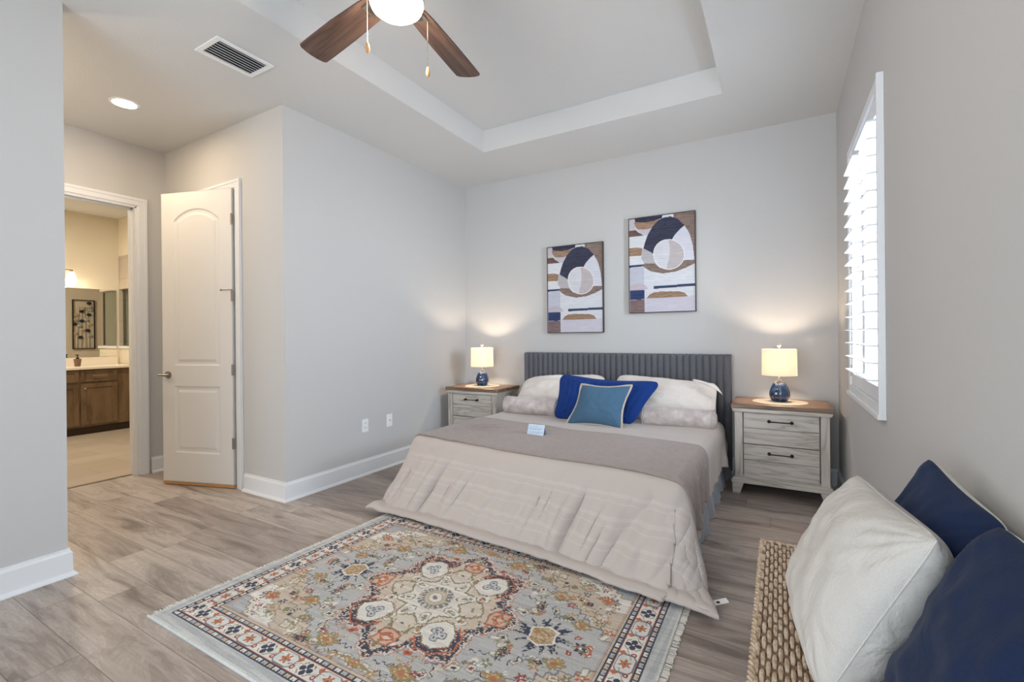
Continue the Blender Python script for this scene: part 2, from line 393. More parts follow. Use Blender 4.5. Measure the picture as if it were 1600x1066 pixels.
# wall to the bath with doorway
BY0, BY1, BH = 1.12, 1.945, 2.43
struct(MB().box(X2-WT, X2, -.4, BY0, 0, H).box(X2-WT, X2, BY1, D, 0, H).box(X2-WT, X2, BY0, BY1, BH, H).build('wall_doorway', m_wall))
struct(MB().box(X2, LX-WT, -.5, -.38, 0, H).build('wall_hall_end', m_wall))
m_bath = mat('bath_wall_paint', lin(226, 216, 196), .75, spec=.2)
struct(MB().box(-8.42, -8.3, 0, 3.0, 0, H).build('wall_bath_back', m_bath))
struct(MB().box(-8.42, -5.12, -.1, 0, 0, H).build('wall_bath_near', m_bath))
struct(MB().box(X2-WT-.004, X2-WT-.0005, 0, BY0, 0, H).box(X2-WT-.004, X2-WT-.0005, BY1, 4.1, 0, H).box(X2-WT-.004, X2-WT-.0005, BY0, BY1, BH, H).build('wall_bath_inner', m_bath))
struct(MB().box(-8.42, -8.3, 3.0, 4.2, 0, H).build('wall_shower_back', m_showertile_x))
struct(MB().box(-8.3, -5.12, 4.1, 4.2, 0, H).build('wall_shower_side', m_showertile_y))
# rear wall with wide opening added behind the camera to let in fill light
struct(MB().box(LX-WT, -2.85, YR-.15, YR, 0, H).box(.2, RX+.16, YR-.15, YR, 0, H).box(-2.85, .2, YR-.15, YR, 2.5, H).box(-2.85, .2, YR-.15, YR, 0, .18).build('wall_rear', m_wall))
# right wall with window, plus an opening added behind the camera for light
WY0, WY1, WZ0, WZ1 = 2.635, 3.63, .885, 2.345
struct(MB().box(RX, RX+.16, YR, -1.15, 0, H).box(RX, RX+.16, -.1, WY0, 0, H).box(RX, RX+.16, -1.15, -.1, 0, .85).box(RX, RX+.16, -1.15, -.1, 2.0, H).box(RX, RX+.16, WY1, D, 0, H).box(RX, RX+.16, WY0, WY1, 0, WZ0).box(RX, RX+.16, WY0, WY1, WZ1, H).build('wall_right', m_wall))
# ceiling with tray
TX0, TX1, TY0, TY1, HT = -2.415, -.342, -.84, 3.717, 3.186
b = MB()
b.box(-9.4, TX0, YR-.2, D+.12, H, H+.12).box(TX1, RX+.16, YR-.2, D+.12, H, H+.12).box(TX0, TX1, YR-.2, TY0, H, H+.12).box(TX0, TX1, TY1, D+.12, H, H+.12)
b.box(TX0-.05, TX0, TY0, TY1, H+.12, HT+.05).box(TX1, TX1+.05, TY0, TY1, H+.12, HT+.05).box(TX0, TX1, TY0-.05, TY0, H+.12, HT+.05).box(TX0, TX1, TY1, TY1+.05, H+.12, HT+.05)
b.box(TX0, TX1, TY0, TY1, HT, HT+.05)
struct(b.build('ceiling', m_ceil))

# baseboards: profile with shoe
def baseboard(name, p0, p1, nrm, ext0=0, ext1=0):
    p0 = Vector((*p0, 0)); p1 = Vector((*p1, 0)); t = (p1-p0).normalized(); n = Vector((*nrm, 0))
    p0 = p0-t*ext0; p1 = p1+t*ext1
    prof = [(.0005, 0.0), (.034, 0), (.033, .006), (.026, .014), (.016, .02), (.015, .118), (.0125, .124), (.008, .13), (.007, .14), (.0005, .141)]
    bm = bmesh.new(); A = []; B = []
    # mitre: grow the far ends with the profile depth when ext given
    for d, z in prof:
        A.append(bm.verts.new(p0+n*d-t*(d if ext0 < 0 else 0)+Vector((0, 0, z)))); B.append(bm.verts.new(p1+n*d+t*(d if ext1 < 0 else 0)+Vector((0, 0, z))))
    k = len(prof)
    bm.faces.new(A); bm.faces.new(B[::-1])
    for i in range(k): bm.faces.new((A[i], A[(i+1) % k], B[(i+1) % k], B[i]))
    bmesh.ops.recalc_face_normals(bm, faces=bm.faces)
    me = bpy.data.meshes.new(name); bm.to_mesh(me); bm.free()
    return struct(finish(name, me, m_trim))
E_ = -1e-6
baseboard('baseboard_left', (LX, Y1), (LX, D), (1, 0), ext0=E_)
baseboard('baseboard_entry', (LX, YR), (LX, YN), (1, 0), ext1=E_)
baseboard('baseboard_entry_end', (LX, YN), (LX-WT, YN), (0, 1), ext0=E_)
baseboard('baseboard_back', (LX, D), (RX, D), (0, -1))
baseboard('baseboard_right', (RX, YR), (RX, D), (-1, 0))
baseboard('baseboard_hall_right', (-3.735, Y1), (LX, Y1), (0, -1), ext1=E_)
baseboard('baseboard_hall_left', (X2, Y1), (-4.64, Y1), (0, -1))
baseboard('baseboard_doorway', (X2, 2.035), (X2, Y1), (1, 0))

# door casings (stepped profile) : U-shaped frames
def casing(name, plane, a0, a1, top, face, nsign, wd=.082):
    """plane 'y': opening between x=a0..a1 on wall y=face; 'x': between y=a0..a1 on wall x=face"""
    b = MB()
    steps = [(0.0, wd, .010), (.012, wd-.006, .017), (.030, wd-.010, .014), (.055, wd-.004, .021)]
    for i, o, d in steps:
        d0, d1 = sorted((face+nsign*.0005, face+nsign*d))
        for (u0, u1, z0, z1) in ((a0-o, a0-i, 0, top+o), (a1+i, a1+o, 0, top+o), (a0-i, a1+i, top+i, top+o)):
            if plane == 'y': b.box(u0, u1, d0, d1, z0, z1)
            else: b.box(d0, d1, u0, u1, z0, z1)
    return struct(b.build(name, m_trim, bev=.002))
casing('trim_closet_casing', 'y', CX0+.005, CX1-.005, DH-.01, Y1, -1)
casing('trim_doorway_casing', 'x', BY0+.005, BY1-.005, BH-.01, X2, 1)
# jambs
struct(MB().box(X2-WT-.01, X2+.008, BY1-.02, BY1, 0, BH).box(X2-WT-.01, X2+.008, BY0, BY0+.02, 0, BH).box(X2-WT-.01, X2+.008, BY0, BY1, BH-.02, BH)
       .box(X2-.075, X2-.04, BY1-.032, BY1-.02, 0, BH-.02).box(X2-.075, X2-.04, BY0+.02, BY0+.032, 0, BH-.02).box(X2-.075, X2-.04, BY0+.02, BY1-.02, BH-.032, BH-.02).build('trim_doorway_jamb', m_trim))
struct(MB().box(CX0, CX0+.018, Y1-.006, Y1+WT, 0, DH).box(CX1-.018, CX1, Y1-.006, Y1+WT, 0, DH).box(CX0, CX1, Y1-.006, Y1+WT, DH-.01, DH).build('trim_closet_jamb', m_trim))

# ------------------------------------------------------------------ closet door, two moulded panels, arched top one
def door_leaf():
    Wd, Hd = .70, 2.425
    hx, hy = -3.852, 2.158
    ang = math.atan2(1.962-2.178, -4.521+3.854)
    root = bpy.data.objects.new('door_1', None); col.objects.link(root); root.location = (hx, hy, 0.0); root.rotation_euler.z = ang
    root['kind'] = 'structure'
    # local: x from 0 (hinge) to Wd, front face normal = +y local (rotated ~198 deg -> towards camera)
    nx, nz = 200, 640
    X, Z = np.meshgrid(np.linspace(0, Wd, nx), np.linspace(0, Hd, nz))
    def sd_rect(x0, x1, z0, z1): return np.minimum(np.minimum(X-x0, x1-X), np.minimum(Z-z0, z1-Z))
    px0, px1 = .125, Wd-.125
    lower = sd_rect(px0, px1, .245, .80)
    cx = (px0+px1)/2; hw = (px1-px0)/2; spring, rise = 2.185, .095
    Rr = (hw*hw+rise*rise)/(2*rise)
    arc = Rr-np.hypot(X-cx, np.maximum(Z-(spring+rise-Rr), 0))
    upper = np.minimum(np.minimum(np.minimum(X-px0, px1-X), Z-.975), arc)
    d = np.maximum(lower, upper)
    prof_d = [-1, 0, .008, .020, .030, .050, 9]; prof_h = [0, 0, -.007, -.008, -.008, -.001, -.001]
    h = np.interp(d, prof_d, prof_h)
    P = np.stack([X, .0175+h, Z], -1)
    leafz = .03
    g = grid_mesh('door_panel', P, m_door, root, smooth=True); g.location.z = leafz
    # flip if needed is harmless (double sided)
    MB().box(0, Wd, -.0175, .0085, 0, Hd).build('door_core', m_door, root, loc=(0, 0, leafz))
    MB().box(0, .004, -.0175, .0175, 0, Hd).box(Wd-.004, Wd, -.0175, .0175, 0, Hd).box(0, Wd, -.0175, .0175, Hd-.004, Hd).box(0, Wd, -.0175, .0175, 0, .004).build('door_edge', m_door, root, loc=(0, 0, leafz))
    MB().box(0, Wd, -.0165, .0165, .006, .029).build('gap_glow_strip', m_wood_gapglow, root)['label'] = 'orange-brown strip coloured as warm light in the gap under the door'  # orange-brown strip stands in for warm closet light under the door
    for z in (2.20, 1.575, .97, .37):
        hg = MB(); hg.tube([(-.004, .022, z-.045), (-.004, .022, z+.045)], .0075, 10)
        hg.box(-.002, .012, .016, .0195, z-.044, z+.044)
        if z == 1.575: hg.tube([(-.004, .022, z+.05), (.03, .05, z+.045), (.07, .055, z+.045)], .004, 8).ball((.072, .055, z+.045), .009)
        hg.build('hinge', m_nickel, root, smooth=True)
    hd = MB(); hc = Wd-.062; z = .925
    hd.lathe([(.030, 0), (.031, .004), (.028, .009), (.012, .011), (.011, .05)], seg=24)
    bmesh.ops.transform(hd.bm, matrix=Matrix.Translation((hc, .018, z)) @ Matrix.Rotation(-PI/2, 4, 'X'), verts=hd.bm.verts)
    hd.tube([(hc-.055, .066, z+.002), (hc-.03, .068, z), (hc, .066, z), (hc+.05, .062, z)], lambda t: .0085, 10)
    hd.build('door_handle', m_nickel, root, smooth=True)
    return root
door_leaf()

# ------------------------------------------------------------------ side window with plantation shutters
def window():
    root = bpy.data.objects.new('window_1', None); col.objects.link(root); root.location = (RX, 3.13, WZ0); root['kind'] = 'structure'
    def L(b): bmesh.ops.translate(b.bm, vec=(-RX, -3.13, -WZ0), verts=b.bm.verts); return b
    o0, o1, q0, q1 = 2.60, 3.665, .852, 2.375
    # outer frame on the wall and lining the opening
    b = MB()
    for (u0, u1, z0, z1) in ((o0, o0+.055, q0, q1), (o1-.055, o1, q0, q1), (o0+.055, o1-.055, q0, q0+.05), (o0+.055, o1-.055, q1-.05, q1)):
        b.box(RX-.022, RX-.0005, u0, u1, z0, z1)
    b.box(RX-.028, RX-.0005, o0-.006, o0+.012, q0-.01, q1).box(RX-.034, RX-.0005, o0-.01, o1+.008, q0-.014, q0+.008)
    b.box(RX, RX+.13, WY0, WY0+.02, WZ0, WZ1).box(RX, RX+.13, WY1-.02, WY1, WZ0, WZ1).box(RX, RX+.13, WY0, WY1, WZ0, WZ0+.02).box(RX, RX+.13, WY0, WY1, WZ1-.02, WZ1)
    L(b).build('window_frame', m_trim, root, bev=.002)
    for (a0, a1) in ((2.657, 3.128), (3.134, 3.607)):
        p = MB(); z0, z1 = .905, 2.322
        x0, x1 = RX-.012, RX+.018
        sw = .042
        p.box(x0, x1, a0, a0+sw, z0, z1).box(x0, x1, a1-sw, a1, z0, z1).box(x0, x1, a0+sw, a1-sw, z0, z0+.07).box(x0, x1, a0+sw, a1-sw, z1-.085, z1)
        pn = L(p).build('shutter_panel', m_trim, root, bev=.002)
        for i in range(16):
            z = 1.003+i*(2.205-1.003)/15
            l = MB(); prof = [(-.045, .0022), (-.042, .0035), (0, .006), (.042, .0035), (.045, .0022), (.045, -.0022), (.042, -.0035), (0, -.006), (-.042, -.0035), (-.045, -.0022)]
            l.prism([(RX+.0-.006+px, z+pz) for px, pz in prof], a0+sw+.002, a1-sw-.002, 'XZ')
            L(l).build('louver', m_trim, pn, smooth=30)
        hy = a0 if a0 < 3 else a1
        for z in (2.24, 1.61, .99):
            h = MB().box(x0-.006, x0+.001, hy-.004, hy+.010, z-.035, z+.035)
            L(h).build('shutter_hinge', m_nickel, pn)
    g = MB().box(RX+.118, RX+.122, WY0+.02, WY1-.02, WZ0+.02, WZ1-.02)
    L(g).build('window_pane', m_glass, root)
    s = MB().box(RX+.11, RX+.14, WY0+.02, WY1-.02, 1.60, 1.64).box(RX+.11, RX+.14, WY0+.02, WY0+.05, WZ0+.02, WZ1-.02).box(RX+.11, RX+.14, WY1-.05, WY1-.02, WZ0+.02, WZ1-.02)
    L(s).build('sash', m_trim, root)
window()

# ------------------------------------------------------------------ outlets, vent, downlight
def plate(y, z, label, kind):
    r = empty('wall_outlet' if kind else 'cable_plate', (LX, y, z), label, 'outlet')
    MB().box(.0005, .006, -.036, .036, -.058, .058).build('cover_plate', m_white, r, bev=.002)
    if kind:
        for dz in (-.02, .02):
            s = MB().box(.006, .008, -.017, .017, dz-.015, dz+.015); f = s.build('receptacle', m_white, r, bev=.002)
            MB().box(.008, .0085, -.008, -.005, dz-.005, dz+.007).box(.008, .0085, .005, .008, dz-.005, dz+.007).build('slot', m_slot, f)
    else:
        MB().box(.006, .008, -.017, .017, -.034, .034).build('insert', m_white, r, bev=.002)
        MB().lathe([(.006, 0), (.006, .012)], seg=12).build('jack', m_nickel, r, smooth=True).rotation_euler = (0, PI/2, 0)
plate(2.945, .437, 'white duplex power outlet on left wall, nearer the hall corner', 1)
plate(3.245, .437, 'white cable jack plate on left wall, nearer the left nightstand', 0)
def vent():
    r = empty('ceiling_vent', (-2.92, 1.66, H), 'white rectangular air supply grille with dark slots in the ceiling', 'vent')
    hx, hy, fx, fy = .125, .177, .03, .03
    b = MB(); t = -.008
    b.box(-hx, hx, -hy, -hy+fy, t, -.0005).box(-hx, hx, hy-fy, hy, t, -.0005).box(-hx, -hx+fx, -hy+fy, hy-fy, t, -.0005).box(hx-fx, hx, -hy+fy, hy-fy, t, -.0005)
    b.build('grille_frame', m_white, r, bev=.002)
    MB().box(-hx+fx, hx-fx, -hy+fy, hy-fy, -.0015, -.0005).build('backing', m_slot, r)
    for i in range(7):
        x = -hx+fx+.014+i*(2*(hx-fx)-.028)/6
        m = Matrix.Translation((x, 0, -.006)) @ Matrix.Rotation(math.radians(40), 4, 'Y')
        MB().box(-.0085, .0085, -hy+fy, hy-fy, -.0009, .0009, m).build('slat', m_white, r)
vent()
def downlight():
    r = empty('recessed_light', (-4.181, 1.556, H), 'round lit recessed downlight in the hall ceiling', 'light')
    MB().lathe([(.092, -.0005), (.092, -.004), (.078, -.007), (.072, -.006), (.072, -.0005)], seg=40).build('trim_ring', m_white, r, smooth=True)
    MB().lathe([(.073, -.006), (.073, -.0075), (.001, -.0075)], seg=40, cap=False).build('lens', m_can, r)
    area('downlight_beam', (-4.181, 1.556, H-.02), (0, 0, 0), .14, .14, 9, (1, .76, .50))
downlight()

# ------------------------------------------------------------------ ceiling fan
def fan():
    cx, cy = -1.36, 1.44
    r = empty('ceiling_fan', (cx, cy, HT), 'ceiling fan with dark wood blades and lit opal bowl, hung from the tray', 'fan')
    z = lambda h: h-HT
    MB().lathe([(.07, -.0005), (.072, -.02), (.05, -.05), (.02, -.06)], seg=32).build('canopy', m_nickel, r, smooth=True)
    MB().lathe([(.013, -.05), (.013, z(2.80))], seg=16).build('downrod', m_nickel, r, smooth=True)
    MB().lathe([(.03, z(2.81)), (.10, z(2.79)), (.13, z(2.74)), (.13, z(2.70)), (.10, z(2.665)), (.09, z(2.645)), (.108, z(2.64)), (.112, z(2.625)), (.11, z(2.615))], seg=40).build('motor_housing', m_nickel, r, smooth=True)
    MB().lathe([(.109, z(2.622)), (.110, z(2.605)), (.103, z(2.588)), (.083, z(2.573)), (.05, z(2.563)), (.001, z(2.56))], seg=40).build('light_bowl', m_bowl, r, smooth=True)
    a0 = math.atan2(1.545-1.44, -2.02+1.36)
    for i in range(5):
        a = a0-i*2*PI/5
        ln = []
        # blade outline, local x outward
        up = [(.14, .050), (.20, .058), (.40, .070), (.60, .074), (.672, .074), (.684, .062), (.692, .03), (.694, .0)]
        dn = [(x, -y*(1.0 if x < .3 else .95)) for x, y in up[::-1]]
        M_ = Matrix.Rotation(a, 4, 'Z') @ Matrix.Rotation(math.radians(10), 4, 'X')
        b = MB(); b.prism(up+dn[1:], -.004, .004, 'XY')
        bl = b.build('blade', m_blade, r, bev=.0015); bl.matrix_local = Matrix.Translation((0, 0, z(2.665))) @ M_
        k = MB().box(.08, .19, -.02, .02, -.010, -.004).box(.15, .20, -.035, .035, -.010, -.004)
        k.build('blade_iron', m_nickel, bl, bev=.002)
    for px, py, zb in ((-1.393, 1.309, 2.347), (-1.30, 1.563, 2.347)):
        c = MB().tube([(px-cx, py-cy, z(2.60)), (px-cx, py-cy, z(zb+.04))], .0012, 6)
        ch = c.build('pull_chain', m_chrome, r)
        f = MB().lathe([(.002, .042), (.006, .036), (.009, .018), (.0085, .006), (.004, 0)], (px-cx, py-cy, z(zb)), 14)
        f.build('chain_fob', m_wood_gapglow, ch, smooth=True)
    point('fan_bulb', (cx, cy, 2.50), 25, (1, .82, .66), .10)
fan()

# ------------------------------------------------------------------ rug
def pal(*c): return np.array(lin(*c)[:3])
m_fringe = mat('ivory_fringe', lin(228, 223, 214), .9)
def rug():
    x0, x1, y0 = -2.40, -.372, .963; cyr = 1.688; y1 = 2*cyr-y0
    Wd, Ht = x1-x0, y1-y0; cell = .0031
    nx, ny = int(Wd/cell), int(Ht/cell)
    U, V = np.meshgrid((np.arange(nx)+.5)/nx*Wd-Wd/2, (np.arange(ny)+.5)/ny*Ht-Ht/2)
    ax, ay = np.abs(U), np.abs(V)
    IV, BG, PALE, TAN, NAVY, RUST, OLIVE, GOLD, SAND = pal(224, 219, 210), pal(184, 184, 182), pal(178, 181, 183), pal(206, 192, 172), pal(58, 64, 84), pal(190, 104, 66), pal(140, 132, 98), pal(178, 140, 84), pal(198, 178, 154)
    RED, GREY = pal(156, 66, 60), pal(120, 124, 130)
    C = np.zeros((ny, nx, 3)); C[:] = BG
    def put(m, c, a=1.0): C[m] = C[m]*(1-a)+c*a
    def stepped(v, s=.022): return np.floor(v/s)*s
    A, B = Wd/2, Ht/2
    ia, ib = A-.235, B-.215
    # hand-knotted irregularity: look the pattern up at slightly jittered, stepped places
    r_ = np.random.default_rng(11)
    def blocks(sx, sy, amp): q = r_.uniform(-amp, amp, (ny//sy+1, nx//sx+1)); return np.repeat(np.repeat(q, sy, 0), sx, 1)[:ny, :nx]
    U0, V0 = U, V
    U = U+blocks(2, 3, .0022)+.005*np.sin(V*31+1)+.003*np.sin(V*83); V = V+blocks(3, 2, .002)+.004*np.sin(U*27)
    ax, ay = np.abs(U), np.abs(V)
    def edge(m, w=1):
        e = np.zeros_like(m); e[1:, :] |= m[1:, :] != m[:-1, :]; e[:, 1:] |= m[:, 1:] != m[:, :-1]
        for _ in range(w-1): e[:-1] |= e[1:].copy(); e[:, :-1] |= e[:, 1:].copy()
        return e
    def broken(m, k=.25): return m & (blocks(3, 2, 1.0) > -1+2*k)
    SL_ = pal(196, 184, 166)
    su, sv = stepped(ax, .030), stepped(ay, .030)
    f_ = su/ia+sv/ib*.9
    span = f_ > 1.15; put(span, pal(200, 184, 164)); put(edge(span, 2), GREY, .9)
    span2 = f_ > 1.28; put(edge(span2, 2), OLIVE, .8)
    sp3 = (f_ > 1.48); put(sp3, IV); put(edge(sp3), GREY, .9)
    sp4 = (f_ > 1.70); put(sp4, PALE); put(edge(sp4, 2), OLIVE, .8)
    # scatter of small motifs, mirrored four ways
    cols = [RUST, NAVY, GOLD, OLIVE, RED, IV, TAN, OLIVE, GOLD, IV, GREY]
    r8 = np.random.default_rng(21)
    for i in range(230):
        px, py = r8.uniform(0, ia), r8.uniform(0, ib)
        if ((px-.555)**2+py**2) < .13**2: continue
        w_, h_ = r8.uniform(.010, .027), r8.uniform(.010, .022); kd = r8.integers(0, 5); c = cols[r8.integers(0, len(cols))]; c2 = cols[r8.integers(0, len(cols))]
        dx, dy = ax-px, ay-py; a = r8.uniform(0, PI); du = dx*math.cos(a)+dy*math.sin(a); dv = -dx*math.sin(a)+dy*math.cos(a)
        if kd == 0: q = np.abs(du)/w_+np.abs(dv)/h_; put(q < 1, c); put(q < .45, c2)
        elif kd == 1:
            rr2 = np.hypot(du, dv); tt = np.arctan2(dv, du); q = rr2/(w_*(.8+.45*np.cos(5*tt))); put(q < 1, c); put(q < .3, IV)
        elif kd == 2: put((np.abs(dv-.007*np.sin(du*170)) < .0028) & (np.abs(du) < w_*2.2), OLIVE if i % 3 else NAVY)
        elif kd == 3: put((np.abs(np.mod(du, .014)-.007) < .0035) & (np.abs(dv) < .006) & (np.abs(du) < w_*1.3), c)
        else: q = np.maximum(np.abs(du)/w_, np.abs(dv)/h_); put(q < 1.1, OLIVE, .7); put(q < .8, IV, .8); put(q < .4, c)
    # larger gold and rust leaves
    for cx, cy, w, h, c in ((.20, .445, .060, .040, GOLD), (.50, .30, .055, .035, GOLD), (.66, .13, .045, .035, GOLD), (.40, .40, .035, .03, OLIVE), (.70, .36, .05, .03, RUST), (.30, .50, .05, .022, NAVY), (.0, .49, .075, .018, GOLD), (.46, .17, .022, .045, NAVY), (.60, .42, .045, .03, SAND)):
        q2 = np.abs(ax-cx)/w+np.abs(ay-cy)/h; zz = .18*np.sign(np.sin(np.arctan2(ay-cy, ax-cx)*11)); m_ = q2+zz < 1; put(m_, c); put(edge(m_), OLIVE); put(q2 < .35, RUST, .7); put(broken((q2 > .45) & (q2 < .7), .6), TAN)
    # medallion
    th = np.arctan2(V, U*1.06); rr = np.hypot(U*1.06, V); rs = np.floor(rr/.009)*.009
    tri = 1-np.abs(np.mod(th/(PI/4)+.5, 1)-.5)*2     # 1 on axes and diagonals
    lob = .345+.105*tri**1.3+.007*np.sign(np.sin(th*32))
    m_ = rs < lob+.014; put(m_, IV, .6); put(edge(m_), RUST, .8)
    m_ = rs < lob; put(m_, TAN); nb = (rs > lob-.048) & m_; put(broken(nb, .35), NAVY); put(broken(nb, .88), RUST); put(edge(rs < lob-.05), NAVY, .75)
    m_ = rs < lob-.052; put(m_, pal(208, 190, 170))
    m_ = rs < .245+.03*np.cos(8*th); put(m_, pal(214, 202, 184)); put(edge(m_, 2), OLIVE)
    m_ = rs < .165+.022*np.cos(8*th+PI); put(m_, IV, .8); put(edge(m_, 2), OLIVE)
    for k in range(8):
        for (rd, wl, wh, cc) in ((.155, .036, .021, OLIVE), (.232, .026, .017, GOLD if k % 2 else RUST)):
            a = k*PI/4+PI/8; px, py = rd*math.cos(a)/1.06, rd*math.sin(a)
            du = (U-px)*math.cos(a)+(V-py)*math.sin(a); dv = -(U-px)*math.sin(a)+(V-py)*math.cos(a)
            q = np.maximum(np.abs(du)/wl, np.abs(dv)/wh)+.3*np.abs(dv)/wh
            put(q < 1.35, OLIVE); put(q < 1.18, IV); put(broken(q < .7, .25), cc, .9)
    # twigs inside the medallion
    for i in range(46):
        a = r8.uniform(0, PI/2); rd = r8.uniform(.20, .36); px, py = rd*math.cos(a), rd*math.sin(a); q = np.abs(ax-px)/r8.uniform(.006, .016)+np.abs(ay-py)/r8.uniform(.006, .014)
        put(q < 1, [RUST, OLIVE, GOLD, OLIVE, NAVY, IV][i % 6], .9)
    q = np.hypot(U, V*1.0); put(broken(q < .088, .15), GREY); put((q < .088) & (np.cos(th*18) > .45), TAN); put(q < .058, pal(200, 184, 160)); put(edge(q < .058), OLIVE); put(q < .036, IV); put(edge(q < .036), OLIVE); put(q < .014, GREY); put(q < .006, RUST)
    # four ivory shields on the diagonals
    dx, dy = (ax-.178), (ay-.206); du = dx*.66+dy*.75; dv = -dx*.75+dy*.66
    q = np.maximum(np.maximum(np.abs(du)/.078, np.abs(dv)/.068), (np.abs(du)/.078+np.abs(dv)/.068)*.66)
    put(broken(q < 1.38, .30) & (du > -.01), NAVY); put(edge(q < 1.40, 2) & (du > -.02), RUST); put(broken((q < 1.2), .7), RED, .7); put(q < 1.07, OLIVE); put(q < 1.0, IV)
    # cloud scroll inside each shield
    q1 = np.hypot(np.abs(dv)-.020, du-.018)/.020; q3 = np.hypot(dv, du+.022)/.022; qm = np.minimum(np.minimum(q1, q3), np.maximum(np.abs(dv)/.012, np.abs(du)/.03))
    put(qm < 1.05, NAVY, .85); put(qm < .80, pal(200, 200, 198)); put(qm < .35, GREY)
    # palmettes on the axes
    for (px, py, hz) in ((0, .318, 0), (.345, 0, 1)):
        dx, dy = (ax-px), (ay-py); du, dv = (dx, dy) if hz else (dy, dx)
        q = np.maximum(np.abs(dv)/.062, np.abs(du)/.05)+.3*np.abs(dv)/.062; put(q < 1.12, NAVY, .55); put(q < 1.0, pal(206, 176, 150)); put(edge(q < .96, 2), RUST); put(broken(np.abs(du)/.035+np.abs(dv)/.045 < 1, .15), RUST); put(np.hypot(du-.004, dv)/.012 < 1, TAN); put(broken((np.abs(dv) < .010) & (du > .028) & (du < .07), .2), OLIVE)
    # navy sunbursts with a gold hexagon at both sides of the field
    dx, dy = ax-.555, ay; r2 = np.hypot(dx, dy); t2 = np.arctan2(dy, dx)
    burst = r2 < .082+.030*np.sin(11*t2+1.2*np.sin(5*t2))+.016*np.sin(29*t2); put(broken(burst, .08), NAVY); put(broken(burst & (r2 > .075), .8), IV, .5)
    q = np.maximum(np.abs(dx)/.050, (np.abs(dy)+.5*np.abs(dx))/.060); put(q < 1.15, IV); put(q < .97, GOLD); put(broken((q < .97), .62), SAND); put(edge(q < .5), OLIVE, .8)
    U, V = U0, V0; ax, ay = np.abs(U), np.abs(V)
    # borders: din = distance from outer edge
    din = np.minimum(A-ax, B-ay); along = np.where(A-ax < B-ay, V, U)
    def guard(d0, d1):
        m = (din >= d0) & (din < d1); put(m, NAVY)
        w = d1-d0; c = np.floor(along/.034); inn = (din >= d0+.006) & (din < d1-.006) & (np.mod(along, .034) > .008)
        put(inn & (c % 3 == 0), PALE); put(inn & (c % 3 == 1), SAND); put(inn & (c % 3 == 2), IV)
        put(inn & (np.mod(along, .034) > .018) & (np.mod(along, .034) < .023) & (din < d0+w*.5), OLIVE)
    put(din < .058, PALE); put((din < .058) & (np.sin(along*11+din*160) > .2), pal(194, 195, 194)); put(din < .012, pal(206, 206, 200))
    guard(.058, .086)
    m = (din >= .086) & (din < .168); put(m, IV)
    put((din >= .086) & (din < .089), RUST); put((din >= .165) & (din < .168), RUST)
    dc = din-.127
    per = .236; s = np.mod(along+per/2, per)-per/2; s2 = np.mod(along, per)-per/2
    # cartouche at s, navy star flower at s2
    q = np.maximum(np.abs(s)/.052, np.abs(dc)/.033); qq = np.maximum(q, (np.abs(s)/.052+np.abs(dc)/.033)*.62)
    put(m & (qq < 1.08), GREY); put(m & (qq < .95), pal(214, 214, 210)); r3 = np.hypot(s, dc); t3 = np.arctan2(dc, s)
    put(m & (r3 < .019+.007*np.cos(6*t3)), RUST); put(m & (r3 < .010), GOLD); put(m & (r3 < .005), RED)
    r4 = np.hypot(s2, dc); t4 = np.arctan2(dc, s2); put(m & (r4 < .030*np.abs(np.cos(2*t4))**.5+.002) & (r4 > .005), NAVY); put(m & (r4 < .036) & (r4 > .031) & (np.cos(4*t4) < -.2), OLIVE)
    for off in (per/4, -per/4):
        s5 = np.mod(along+off+per/2, per)-per/2
        put(m & ((np.abs(s5)/.014+np.abs(dc-.024)/.016) < 1), RUST); put(m & (np.abs(np.hypot(s5, dc+.018)-.008) < .003), RED)
        put(m & (np.abs(dc-.012*np.sin(s5*60)) < .0022) & (np.abs(s5) < .03), OLIVE, .8)
    guard(.168, .194)
    put((din >= .194) & (din < .206), SAND); put((din >= .206) & (din < .209), NAVY, .6); put((din >= .211) & (din < .214), RUST, .6)
    C = C*.86+C.mean(-1, keepdims=True)*.10+.03
    # yarn variation along each weft row
    stri = r_.normal(0, .045, (ny, 1, 1))+r_.normal(0, .05, (ny, nx, 1)); sm = r_.normal(0, 1, (ny//4+1, nx//26+1, 1)); sm = np.repeat(np.repeat(sm, 4, 0), 26, 1)[:ny, :nx]
    C = np.clip(C*(1+stri+sm*.045), 0.01, 1)
    PX, PY = np.meshgrid(np.linspace(x0, x1, nx+1), np.linspace(y0, y1, ny+1))
    # front left corner lies slightly out of square; small ripples
    PX = PX+.075*np.clip((PY-y0)/(y1-y0), 0, 1)*np.clip((-1.4-PX)/1.0, 0, 1)
    PZ = .0125+.0004*np.sin(PX*60)*np.sin(PY*47)
    e = np.minimum(np.minimum(PX-x0+.002, x1-PX+.002), np.minimum(PY-y0+.001, y1-PY)); PZ = np.where(e < .004, .006, PZ)
    P = np.stack([PX, PY, PZ], -1)
    root = empty('area_rug', ((x0+x1)/2, cyr, 0), 'ivory, grey and rust patterned medallion rug at the foot of the bed', 'rug')
    FC = np.concatenate([C, np.ones((ny, nx, 1))], -1)
    o = grid_mesh('pile', P, pattern_mat('rug_pile', .95, .6, 600), root, smooth=True, facecol=FC)
    o.matrix_parent_inverse = root.matrix_basis.inverted()
    bk = MB().prism([(x0, y0), (x1, y0), (x1, y1), (x0+.07, y1)], .001, .007, 'XY'); q = bk.build('backing', mat('rug_binding', lin(200, 204, 206), .9), root); q.matrix_parent_inverse = root.matrix_basis.inverted()
